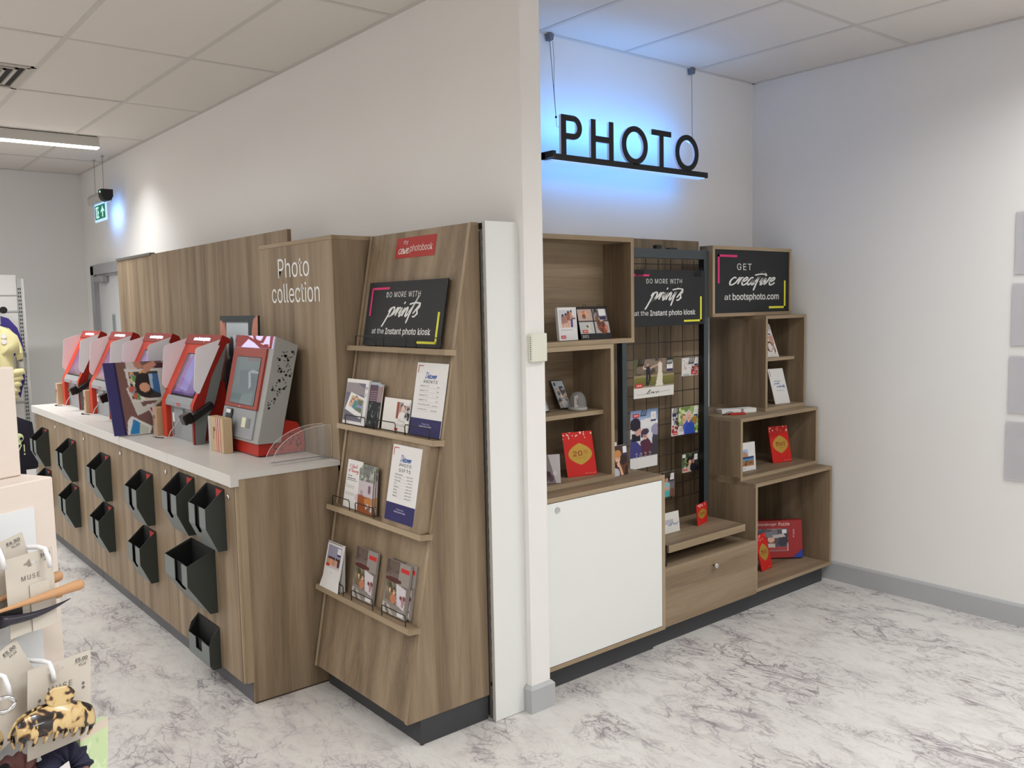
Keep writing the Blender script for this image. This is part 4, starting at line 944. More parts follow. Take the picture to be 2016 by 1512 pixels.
# ------------------------------------------------------------------ things on the PHOTO wall shelves
# upper box
p = Paint(44, 58, (222, 220, 220)); p.vgrad((196, 196, 206), (204, 200, 206), .08, .62, .06, .94); p.rect(.06, .34, .94, .62, (214, 204, 200))
for x, y, c in ((.26, .25, (150, 120, 120)), (.42, .22, (170, 120, 100)), (.56, .15, (140, 96, 80)), (.72, .13, (196, 140, 116))): p.ell(x, y, .055, .04, (56, 40, 44)); p.rect(x-.075, y+.03, x+.075, y+.26, c); p.rect(x-.06, y+.24, x+.06, .61, (208, 160, 136) if x < .6 else (66, 70, 130))
p.rect(.74, .08, .94, .26, (216, 214, 214)); p.rect(.72, .33, .94, .37, (50, 44, 90))
R = turned(2); U = lean(5, R); O = Vector((2.626, 2.862, 1.498))
o = card('white_booklet', 'white booklet with a family in swimwear in the upper oak box', 'booklet', O, R, U, .118, .148, .014, paint=p)
letters(o, 'My memories 2022', O, R, U, .052, .048, .070, INKB, h=.007); badge(o, O, R, U, .012, .010, .030, .014)
t = thing('black_calendar', 'black 2021 desk calendar with four pet and baby photos in the upper oak box', 'calendar', (2.845, 2.87, 1.498))
R = turned(-2); U = lean(14, R); O = Vector((2.768, 2.868, 1.4985)); W_, H_ = .190, .152
lf = MB().obox(O, R, U, W_, H_, .004).build('calendar_leaf', BLACK, t)
p = Paint(72, 54, (22, 22, 24))
for i, (x0, y0, x1, y1, c) in enumerate(((.02, .07, .47, .42, (184, 158, 146)), (.51, .07, .95, .42, (150, 140, 136)), (.02, .47, .47, .82, (184, 186, 184)), (.51, .47, .97, .82, (176, 168, 166)))): p.rect(x0, y0, x1, y1, c)
p.blobs(8, .1, .12, .36, .3, .03, .06, [(196, 112, 60), (216, 160, 130), (120, 80, 60)], 1); p.blobs(14, .52, .12, .78, .4, .03, .07, [(40, 40, 44), (90, 84, 84), (206, 200, 196), (120, 84, 60)], 2); p.ell(.30, .60, .06, .08, (206, 196, 180)); p.ell(.27, .60, .03, .04, (70, 54, 48)); p.rect(.28, .68, .36, .78, (206, 198, 184)); p.blobs(14, .62, .5, .92, .8, .03, .08, [(140, 76, 44), (96, 52, 40), (200, 120, 100), (224, 216, 214)], 6); p.rect(.70, .08, .92, .28, (222, 222, 224)); p.rect(.70, .30, .92, .40, (48, 42, 84))
picture(lf, 'printed_face', p, O, R, U, W_, H_); badge(lf, O, R, U, .014, .030, .034, .014); letters(lf, '2021', O, R, U, .028, .014, .038, INKW, h=.012)
MB().add([O+R*.002+U*.002, O+R*(W_-.002)+U*.002, O+R*(W_-.002)+Vector((0, .075, 0)), O+R*.002+Vector((0, .075, 0))], [(0, 1, 2, 3)])
MB().obox(O+Vector((.003, .072, 0)), R, Vector((0, -.22, 1)), W_-.006, .145, .002).build('rear_leg', BLACK, t)
tp = O+U*H_
for k in range(2):
    c = tp+R*(.055+.09*k); MB().tube([c+Vector((.010*math.cos(a), .003, .010*math.sin(a)+.002)) for a in np.linspace(-.6, 3.8, 8)], .0012, 5).build('hanging_hook', WIRE, t)
mb = MB()
for k in range(20): c = tp+R*(.008+.010*k); mb.tube([c+Vector((0, .004*math.cos(a), .004*math.sin(a))) for a in (0, 1.6, 3.1, 4.7)], .0008, 4, closed=True)
mb.build('spiral_binding', BLACK, t)
# two-tier box: phone case, snow dome, second case at the partition, red card, photo cube
def phone_case(label, O, R, U, w, h, seed):
    p = Paint(30, 54, (150, 150, 150)); p.rect(0, 0, 1, .25, (176, 184, 190)); p.blobs(26, .1, .3, .9, .9, .05, .13, [(120, 100, 86), (206, 190, 176), (80, 66, 60), (190, 150, 128), (60, 60, 72)], seed); p.rect(.5, .2, .85, .27, (50, 46, 80)); p.rect(.3, .75, .8, 1, (196, 200, 206))
    t = thing('phone_case', label, 'phone case', tuple(Vector(O)+R*w/2))
    sh = MB().obox(O, R, U, w, h, .009).build('case_shell', BLACK, t, bevel=.003, seg=2); picture(sh, 'printed_face', p, Vector(O)+R*.004+U*.004, R, U, w-.008, h-.008)
    MB().obox(Vector(O)+R*.008+U*(h-.030)+R.cross(U)*.0005, R, U, .014, .020, .002).build('camera_cutout', BLACK, t, bevel=.002)
    return t
R = turned(-14); phone_case('black phone case with a photo print leaning behind the snow dome', Vector((2.744, 2.992, 1.1735)), R, (lean(14, R)+R*-.26).normalized(), .066, .142, 3)
R = turned(10); phone_case('phone case half hidden by the partition edge on the upper tier', Vector((2.585, 2.95, 1.1735)), R, (lean(14, R)+R*-.2).normalized(), .068, .125, 8)
t = thing('snow_dome', 'clear photo snow dome on a silver base in the two-tier box', 'snow dome', (2.792, 2.925, 1.1705))
c = Vector((2.792, 2.925, 1.1705))
MB().tube([c, c+Vector((0, 0, .010)), c+Vector((0, 0, .014))], [.046, .046, .043], 24).build('base', mat('dome_base', (170, 166, 162), .3), t)
MB().grid(lambda u, v: (c.x+.042*math.cos(2*math.pi*u)*(math.cos(v*math.pi/2)**.75 if v < 1 else 0), c.y+.042*math.sin(2*math.pi*u)*(math.cos(v*math.pi/2)**.75 if v < 1 else 0), c.z+.014+.072*math.sin(v*math.pi/2)**.9), 24, 10, closed_u=True).build('clear_dome', mat('clear_plastic', (245, 248, 250), .05, alpha=.14, spec=.8), t)
R = turned(28); p = Paint(26, 30, (190, 176, 170)); p.person(.4, .35, .13, (96, 70, 56), (222, 184, 164), (206, 190, 184)); p.rect(.55, .3, 1, .9, (72, 66, 74)); p.rect(0, .85, 1, 1, (206, 190, 186))
MB().obox(c+Vector((-.022, -.004, .014)), R, EZ, .046, .052, .002).build('photo_insert', PAPER, t); picture(t, 'inserted_photo', p, c+Vector((-.022, -.004, .014)), R, EZ, .046, .052, off=.001)
def offer_card(label, O, R, U, w, h, big, small, foot=True, group='red offer cards', t=.002):
    p = Paint(40, max(30, int(40*h/w)), (196, 32, 26)); rr = random.Random(int(w*1e4))
    for k in range(int(24)):
        r = rr.choice((.008, .012, .018, .024)); p.ell(rr.uniform(.02, .98), rr.uniform(.0, .16), r, r*w/h, (240, 226, 222))
    o = card('red_offer_card', label, 'card', O, R, U, w, h, t, mat('red_card_edge', (170, 26, 22), .5), p, group)
    GOLD = mat('gold_foil', (186, 150, 62), .35, metal=.35)
    O = Vector(O); R = Vector(R).normalized(); U = Vector(U).normalized(); Nn = R.cross(U)
    cx, cy, a, b_ = w*.52, h*.50, w*.40, h*.245
    pts = []
    for s in np.linspace(0, 2*math.pi, 33)[:-1]:
        q = (abs(math.cos(s))**1.8*(1 if math.cos(s) > 0 else -1), math.sin(s))
        pts.append(O+R*(cx+a*q[0])+U*(cy+b_*q[1])+Nn*.0011)
    ft = MB().add(pts, [tuple(range(len(pts)))]).build('gold_medallion', GOLD, o)
    IR = mat('red_foil_print', (150, 60, 24), .5)
    letters(ft, big, O, R, U, cx-(w*.09 if small else 0), cy+h*.015, w*(.32 if small else .5), IR, h=h*.12, off=.0018, bold=.012)
    if small: letters(ft, small, O, R, U, cx+w*.19, cy+h*.05, w*.14, IR, h=h*.055, off=.0018); letters(ft, 'off', O, R, U, cx+w*.19, cy+h*.0, w*.10, IR, h=h*.025, off=.0018)
    letters(ft, 'selected gifts', O, R, U, cx, cy-h*.09, w*.34, IR, h=h*.02, off=.0018)
    if foot: letters(o, 'Offer ends soon', O, R, U, w*.78, h*.055, w*.36, STW, h=h*.014)
    return o
R = turned(-13); U = (lean(9, R)+R*-.05).normalized()
offer_card('red 20% offer card in the lower tier of the two-tier box', Vector((2.684, 2.884, .8712)), R, U, .158, .205, '20', '%')
p = Paint(40, 40, (180, 176, 176)); p.poly([(0, 0), (.5, 0), (.8, 1), (0, 1)], (120, 110, 110)); p.blobs(16, 0, .3, .8, .95, .06, .14, [(84, 60, 70), (200, 190, 190), (60, 40, 50), (160, 140, 130)], 5)
R = turned(-24); U = lean(6, R); O = Vector((2.478, 2.86, .8712))
o = card('acrylic_photo_block', 'acrylic photo block by the partition edge in the lower tier', 'photo block', O, R, U, .110, .128, .016, mat('acrylic_block', (70, 66, 62), .1), p)
# standing print of a toddler and a white sheet on the white-door cabinet
p = Paint(46, 52, (66, 46, 40)); p.blobs(20, .4, .3, 1, .9, .08, .2, [(96, 56, 36), (46, 32, 30), (120, 70, 44)], 5); p.ell(.38, .40, .17, .17, (222, 176, 150)); p.ell(.40, .28, .22, .13, (190, 130, 76)); p.rect(.24, .42, .3, .44, (80, 50, 44)); p.rect(.42, .42, .48, .44, (80, 50, 44)); p.ell(.34, .53, .05, .02, (150, 70, 66)); p.ell(.42, .62, .09, .09, (224, 178, 152)); p.poly([(.42, .66), (.54, .64), (.72, .98), (.56, 1)], (220, 172, 146)); p.ell(.2, .92, .26, .2, (190, 190, 200)); p.rect(.0, .14, .24, .18, (226, 226, 226)); p.rect(.74, .05, .97, .26, (224, 224, 228)); p.rect(.72, .29, .97, .34, (52, 46, 92))
R = turned(4); U = lean(4, R)
card('toddler_print', 'dark print of a laughing toddler standing right of the two-tier box', 'print', Vector((2.908, 2.816, .8505)), R, U, .112, .142, .010, PAPERG, p)
card('white_sheet', 'plain white sheet peeping out behind the toddler print', 'print', Vector((2.914, 2.86, .8505)), R, U, .085, .150, .002)
# floating shelf
p = Paint(40, 36, (216, 214, 208)); p.lines(.12, .72, [.36, .42, .48, .54], .022, (128, 130, 158))
R = turned(0); O = Vector((3.322, 2.872, .4885)); U = lean(6, R)
o = card('message_card', 'white square card with blue handwriting on the floating shelf', 'card', O, R, U, .134, .104, .002, paint=p)
script(o, 'just sent', O, R, U, .088, .042, .080, INKBL, h=.018, pen=.16)
R = turned(14); offer_card('small red offer card standing on the floating shelf', Vector((3.586, 2.862, .4885)), R, lean(4, R), .128, .110, '20%', None, foot=False)
MB()
# tower: photo bag and printed card
t = thing('photo_bag', 'white printed gift bag with a brown heart photo in the tower box', 'bag', (4.40, 3.02, 1.3295))
bx = MB(); a0, a1, f0, f1 = 4.330, 4.475, 3.00, 3.05
bx.add([(4.338, 2.985, 1.3295), (4.470, 2.965, 1.3295), (4.474, 3.03, 1.3295), (4.342, 3.045, 1.3295), (4.320, 3.02, 1.528), (4.425, 3.005, 1.523), (4.426, 3.015, 1.523), (4.321, 3.03, 1.528)], [(0, 1, 5, 4), (1, 2, 6, 5), (2, 3, 7, 6), (3, 0, 4, 7), (4, 5, 6, 7), (3, 2, 1, 0)])
bag = bx.build('bag_body', PAPER, t)
p = Paint(36, 50, (214, 208, 204)); p.ell(.12, .4, .2, .14, (150, 88, 60)); p.rect(.45, .26, .85, .31, (52, 46, 92)); p.poly([(.6, .35), (1, .3), (1, .6), (.8, .62)], (190, 150, 130)); p.ell(.62, .66, .22, .17, (96, 64, 50)); p.ell(.66, .68, .14, .13, (216, 206, 200)); p.ell(.3, .8, .14, .1, (206, 200, 210)); p.poly([(.86, .5), (1, .8), (.9, .9)], (110, 70, 52))
Rb = Vector((4.470-4.338, -.02, 0)); Ub = Vector((-.03, .0375, .1985)); picture(bag, 'printed_face', p, Vector((4.339, 2.9849, 1.3298)), Rb, Ub, .118, .19, off=.001)
B(4.322, 4.428, 3.006, 3.028, 1.520, 1.5265).build('bag_fold', BLACK, t)
p = Paint(34, 54, (222, 220, 218)); p.rect(.08, .05, .3, .062, (170, 40, 60)); p.rect(.08, .05, .105, .22, (170, 40, 60)); p.lines(.25, .75, [.35], .014, (140, 138, 140)); p.lines(.3, .8, [.62, .66], .012, (170, 166, 166))
R = turned(-8); U = (lean(10, R)+R*-.14).normalized(); O = Vector((4.432, 2.962, 1.0500))
o = card('printed_card', 'white card printed with blue script in the lower tier of the tower box', 'card', O, R, U, .126, .212, .003, paint=p)
script(o, 'printed', O, R, U, .048, .122, .052, INKBL, h=.018, pen=.2); script(o, 'instantly', O, R, U, .078, .104, .068, INKBL, h=.020, pen=.2)
# small boxes on the middle box top
def small_box(name, label, O, R, U, w, h, t, m): return card(name, label, 'box', O, R, U, w, h, t, m, edge=.001)
R = turned(-22); small_box('white_tin', 'long white card box behind the red pegs on the middle box', Vector((4.000, 3.02, 1.0302)), R, EZ, .125, .022, .06, PAPER)
R = turned(-18); small_box('white_tin', 'short white box beside the tower on the middle box', Vector((4.115, 2.955, 1.0302)), R, EZ, .085, .024, .07, PAPER)
t = thing('red_peg', 'red peg with dark spring lying on the middle box', 'peg', (4.01, 2.9, 1.0302))
R = turned(-25); MB().obox(Vector((3.975, 2.945, 1.0302)), R, EZ, .095, .012, .022).build('peg_leg', mat('red_paint', (176, 40, 32), .5), t, bevel=.002)
MB().obox(Vector((3.948, 2.965, 1.0302)), turned(-5), EZ, .05, .006, .012).build('peg_tail', mat('dark_wood_peg', (90, 76, 60), .6), t)
MB().tube([(3.965, 2.972, 1.036), (3.985, 2.962, 1.048), (4.005, 2.95, 1.044)], .002, 6).build('spring', WIRE, t)
# middle box
p = Paint(32, 46, (222, 220, 218)); p.rect(.02, .24, .52, .5, (150, 180, 210)); p.poly([(.02, .44), (.25, .3), (.5, .4), (.5, .52), (.02, .52)], (176, 136, 110)); p.rect(.02, .5, .86, .56, (50, 46, 92)); p.rect(.02, .56, .86, .66, (70, 140, 186)); p.rect(.02, .64, .86, .82, (160, 110, 70)); p.blobs(6, .3, .65, .8, .78, .04, .07, [(40, 40, 50), (90, 80, 60)], 3); p.rect(.5, .06, .85, .3, (216, 216, 218)); p.lines(.06, .4, [.9], .015, (150, 148, 148))
R = turned(-4); U = lean(4, R); card('travel_booklet', 'white booklet with a seaside photo at the left of the middle box', 'booklet', Vector((4.020, 2.905, .7097)), R, U, .128, .158, .016, paint=p)
R = turned(-14); U = (lean(9, R)+R*-.06).normalized(); offer_card('red 3 for 2 offer folder in the middle box', Vector((4.372, 2.935, .7097)), R, U, .144, .214, '3for2', None, t=.008)
# bottom box: puzzle and folder
REDB = mat('red_puzzle_box', (156, 40, 42), .45)
t = thing('puzzle_box', 'large red boxed jigsaw puzzle in the bottom oak box', 'puzzle', (4.36, 2.98, .1195))
R = turned(-36); U = lean(6, R); O = Vector((4.270, 3.070, .1275)); W_, H_ = .366, .224
bxx = MB().obox(O, R, U, W_, H_, .055).build('box_lid', REDB, t, bevel=.002)
p = Paint(60, 46, (70, 66, 72)); p.rect(0, 0, 1, 1, (206, 196, 198)); p.rect(.025, .03, .975, .97, (84, 82, 92)); p.rect(.03, .8, .97, .96, (170, 70, 76)); p.blobs(24, .03, .05, .97, .7, .06, .14, [(96, 96, 106), (66, 66, 72), (60, 60, 74), (120, 112, 116)], 2); p.ell(.42, .58, .2, .3, (110, 70, 56)); p.ell(.48, .46, .105, .15, (220, 178, 160)); p.ell(.46, .26, .19, .13, (116, 120, 128)); p.poly([(.5, .3), (.86, .22), (.92, .36), (.6, .42)], (190, 180, 176)); p.rect(.38, .66, .6, .82, (196, 188, 180)); p.rect(.82, .05, .95, .22, (222, 222, 222))
picture(bxx, 'picture_panel', p, O+R*.078+U*.042, R, U, .200, .132, off=.0012)
letters(bxx, 'Ravensburger', O, R, U, .145, .200, .130, STW, h=.020); letters(bxx, 'Puzzle', O, R, U, .256, .202, .066, STW, h=.020)
O2 = O+R*.312+U*.175; letters(bxx, '500 p', O2, -U, R, .03, 0, .048, STW, h=.012)
P = lambda a, b_: O+R*a+U*b_+R.cross(U)*.0012
MB().add([P(W_, .0), P(W_, .052), P(W_-.066, .0)], [(0, 1, 2)]).build('blue_corner', mat('blue_corner', (44, 62, 150), .5), bxx)
R = turned(6); U = (lean(8, R)+R*-.19).normalized(); offer_card('red 3 for 2 offer folder leaning in front of the puzzle', Vector((4.168, 2.866, .1195)), R, U, .124, .212, '3for2', None, t=.006)

# ------------------------------------------------------------------ hanging PHOTO sign
t = thing('photo_sign', 'hanging black PHOTO letters on a bar with a blue glow on the wall', 'sign', (3.4, 3.12, 2.347))
YS = 3.10; BLK = mat('sign_black', (16, 17, 20), .45); RET = mat('sign_return_white', (226, 228, 240), .4, emit=.12, emit_rgb=(170, 190, 255))
zb = 2.371
def ring(cx, cz, ro, ri, y0, y1, mb, n=40, sx=1.0):
    V = []
    for y in (y0, y1):
        for r in (ro, ri):
            V += [(cx+r*sx*math.cos(2*math.pi*k/n), y, cz+r*math.sin(2*math.pi*k/n)) for k in range(n)]
    F = []
    for k in range(n):
        l = (k+1) % n; F += [(k, l, n+l, n+k), (2*n+k, 3*n+k, 3*n+l, 2*n+l), (k, 2*n+k, 2*n+l, l), (n+k, n+l, 3*n+l, 3*n+k)]
    mb.add(V, F)
def glyph(ch, x, w, y0, y1, mb):
    h = .188; st = .028
    if ch == 'P':
        mb.box(x, x+st, y0, y1, zb, zb+h)
        n = 18; ro, ri = .056, .029; cz = zb+h-ro; cx = x+.077; V = []
        pr_o = [(x+st, zb+h)]+[(cx+ro*math.cos(a), cz+ro*math.sin(a)) for a in np.linspace(math.pi/2, -math.pi/2, n)]+[(x+st, cz-ro)]
        pr_i = [(x+st, zb+h-(ro-ri))]+[(cx+ri*math.cos(a), cz+ri*math.sin(a)) for a in np.linspace(math.pi/2, -math.pi/2, n)]+[(x+st, cz-ri)]
        m_ = len(pr_o)
        for y in (y0, y1): V += [(a, y, b_) for a, b_ in pr_o]+[(a, y, b_) for a, b_ in pr_i]
        F = []
        for k in range(m_-1): F += [(k, k+1, m_+k+1, m_+k), (2*m_+k, 3*m_+k, 3*m_+k+1, 2*m_+k+1), (k, 2*m_+k, 2*m_+k+1, k+1), (m_+k, m_+k+1, 3*m_+k+1, 3*m_+k)]
        mb.add(V, F)
    elif ch == 'H': mb.box(x, x+st, y0, y1, zb, zb+h).box(x+w-st, x+w, y0, y1, zb, zb+h).box(x+st, x+w-st, y0, y1, zb+h*.44, zb+h*.44+st)
    elif ch == 'T': mb.box(x, x+w, y0, y1, zb+h-st, zb+h).box(x+w/2-st/2, x+w/2+st/2, y0, y1, zb, zb+h-st)
    else: ring(x+w/2, zb+h/2-.002, .096, .096-st, y0, y1, mb, sx=.99)
LET = [('P', 2.880, .133), ('H', 3.078, .153), ('O', 3.295, .190), ('T', 3.519, .151), ('O', 3.708, .190)]
for ch, x, w_ in LET:
    f = MB(); glyph(ch, x, w_, YS, YS+.006, f); lo = f.build('letter_face', BLK, t)
    r = MB(); glyph(ch, x, w_, YS+.006, YS+.020, r); r.build('letter_return', RET, lo)
B(2.770, 3.978, YS, YS+.05, 2.343, 2.372).build('base_bar', BLK, t)
B(2.770, 2.79, YS-.055, YS+.05, 2.343, 2.372).build('end_return', BLK, t)
B(2.812, 3.952, YS+.002, YS+.048, 2.337, 2.343).build('light_diffuser', mat('blue_diffuser', (200, 225, 255), .4, emit=.7, emit_rgb=(130, 185, 255)), t)
GREYP = mat('grey_hanger', (110, 114, 122), .5)
for (hx, sx_) in ((2.972, 2.862), (4.060, 3.868)):
    MB().prism([(hx-.015, ZC-.005), (hx+.017, ZC-.005), (hx+.012, ZC-.036), (hx-.008, ZC-.036)], 1, 3.264, 3.296).build('hanger_bracket', GREYP, t)
    MB().rod((hx, 3.278, ZC-.036), (sx_, 3.12, 2.545 if sx_ < 3.5 else 2.55), .0016, 5).build('suspension_wire', GREYP, t)
MB().tube([(2.985, 3.27, ZC-.042), (2.965, 3.24, ZC-.14), (2.925, 3.2, 2.7), (2.872, 3.13, 2.54), (2.868, 3.125, 2.505), (2.886, 3.125, 2.50)], .0012, 5).build('power_cable', GREYP, t)
MB().ell((2.862, 3.12, 2.545), .006, .006, .006, 8, 6).build('cable_grip', BLK, t)
GLOW = (.0, .30, 1.0)
area('sign_glow_upper', (3.39, YS+.045, 2.46), (0, 1, .1), 1.05, .14, 1.5, GLOW, t)
area('sign_glow_lower', (3.39, YS+.04, 2.335), (0, 1, -.25), 1.10, .02, .75, GLOW, t, spread=110)
area('sign_glow_top', (3.39, YS+.045, 2.50), (0, .5, 1), 1.05, .03, 2.2, (.1, .38, 1.0), t)
# ------------------------------------------------------------------ notices on the right wall
ACR = mat('clear_acrylic_plate', (222, 220, 224), .08, alpha=.55)
nd = [(1.768, 1.764, 2.068), (1.776, 1.413, 1.722), (1.780, 1.076, 1.365), (1.787, .736, 1.035)]
labels = ['acrylic wall notice with a red heading, topmost on the right wall', 'acrylic wall notice of dense black text, second from the top', 'acrylic wall notice about consumer rights, third from the top', 'acrylic wall notice with blue bars, lowest on the right wall']
for k, (yl, z0, z1) in enumerate(nd):
    R = -EY; h_ = z1-z0; w_ = .225; O = Vector((XR-.010, yl, z0))
    t = thing('wall_notice', labels[k], 'notice', (XR-.004, yl-w_/2, z0), group='acrylic notices')
    p = Paint(60, 80, (216, 212, 216)); T = (120, 116, 122)
    if k == 0: p.rect(.12, .03, 1, .17, (178, 40, 48)); p.lines(.16, .7, [.06], .03, (230, 200, 200)); p.lines(.16, .5, [.12], .015, (230, 170, 170)); p.lines(.14, .6, [.22], .03, (150, 50, 90)); p.lines(.12, .9, [.29, .33], .008, T); p.rect(.12, .38, .5, .46, (96, 130, 90)); p.rect(.12, .42, .2, .47, (150, 60, 60)); p.lines(.14, .9, [.6, .64, .68, .71, .74, .77], .012, T); p.rect(.06, .93, 1, .965, (170, 60, 90))
    elif k == 1: p.lines(.18, .8, [.1], .018, T); p.lines(.18, .8, [.14], .018, (190, 90, 80)); p.lines(.18, .95, [.2, .23, .27, .3, .34, .37, .40], .014, (96, 92, 98)); p.lines(.17, .95, [.49, .51, .53, .55, .58, .6, .62, .64, .66, .7, .72, .75, .77, .79, .81], .010, (130, 126, 132)); p.rect(.16, .86, .9, .872, (90, 88, 92))
    elif k == 2: p.lines(.2, .9, [.06], .022, (70, 66, 72)); p.lines(.16, .9, [.13, .145, .16], .008, T); p.lines(.16, .95, [.22, .26, .30], .02, (80, 76, 82)); p.lines(.22, .7, [.34, .37, .4], .016, (84, 80, 86)); p.lines(.16, .95, [.46, .48, .52, .54, .56, .6, .62, .64, .68, .7, .74, .76, .78, .8], .009, (130, 126, 132)); p.lines(.16, .9, [.84], .014, (80, 76, 80)); p.lines(.16, .9, [.86, .88, .9], .008, T)
    else: p.lines(.12, .95, [.10, .13, .16, .19], .012, T); p.rect(.10, .22, 1, .25, (52, 82, 150)); p.rect(.1, .58, 1, .61, (52, 82, 150)); p.rect(.1, .73, 1, .76, (44, 66, 130)); p.lines(.45, .9, [.3, .33, .36, .42, .46, .5], .012, T); p.lines(.15, .95, [.63, .66, .69, .79, .82, .85], .010, T)
    sh = MB().obox(O+Vector((.004, -.006, .006)), R, EZ, w_-.012, h_-.012, .002).build('printed_sheet', PAPER, t); picture(sh, 'printed_face', p, O+Vector((.004, -.006, .006)), R, EZ, w_-.012, h_-.012)
    if k == 2: letters(sh, 'CONSUMER', O+Vector((.004, 0, 0)), R, EZ, .085, h_*.93, .075, INKB, h=.010, bold=.02, off=.0012)
    if k == 3: letters(sh, 'FOOD', O+Vector((.004, 0, 0)), R, EZ, .062, h_*.935, .050, PAPERG, h=.012, bold=.02, off=.0012)
    if k == 0: letters(sh, 'Food', O+Vector((.004, 0, 0)), R, EZ, .062, h_*.92, .050, INKW, h=.02, off=.0014)
    MB().obox(O, R, EZ, w_, h_, .003).build('acrylic_cover', ACR, t, bevel=.0008)
# sensor box on the partition end
t = thing('wall_sensor', 'small cream sensor box with slots on the partition end', 'sensor', (2.27, 2.605, 1.436))
B(2.236, 2.318, 2.598, YE, 1.436, 1.548).build('case', CREAM, t, bevel=.003)
mb = MB()
for k in range(12): mb.box(2.2352, 2.2364, 2.603, 2.610, 1.446+k*.0078, 1.449+k*.0078)
mb.build('vent_slots', mat('slot_grey', (110, 110, 104), .6), t)
# ------------------------------------------------------------------ red photo kiosks on the counter
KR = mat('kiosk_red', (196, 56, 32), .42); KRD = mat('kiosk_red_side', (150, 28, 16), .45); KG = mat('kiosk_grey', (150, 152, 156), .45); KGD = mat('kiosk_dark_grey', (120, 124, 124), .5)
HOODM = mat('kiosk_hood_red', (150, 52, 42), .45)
PANEL = mat('frosted_privacy_panel', (248, 246, 252), .35, alpha=.97)
BEZ = mat('screen_bezel', (24, 16, 26), .25)
def screen_mat(name, stops, ax=(0, 1, 0), strength=1.0, lo=0., hi=1.):
    m = bpy.data.materials.new(name); m.use_nodes = True; nt = m.node_tree; b = nt.nodes['Principled BSDF']
    a = nt.nodes.new('ShaderNodeAttribute'); a.attribute_name = 'Col'; nt.links.new(a.outputs['Color'], b.inputs['Emission Color']); nt.links.new(a.outputs['Color'], b.inputs['Base Color'])
    b.inputs['Emission Strength'].default_value = strength; b.inputs['Roughness'].default_value = .12; b.inputs['Base Color'].default_value = (.02, .02, .02, 1)
    for l in list(nt.links):
        if l.to_socket.name == 'Base Color': nt.links.remove(l)
    b.inputs['Base Color'].default_value = (.015, .015, .02, 1)
    return m
SCRM = screen_mat('lit_screen', None, strength=.75)
KXS = (1.695-1.527)/(1.535-1.19)
def kx(z): return 1.527+(z-1.19)*KXS
KU = Vector((KXS, 0, 1)).normalized(); KN = (-EY).cross(KU)
HOODTXT = mat('hood_text_glow', (225, 240, 255), .4, emit=2.6, emit_rgb=(200, 228, 255))
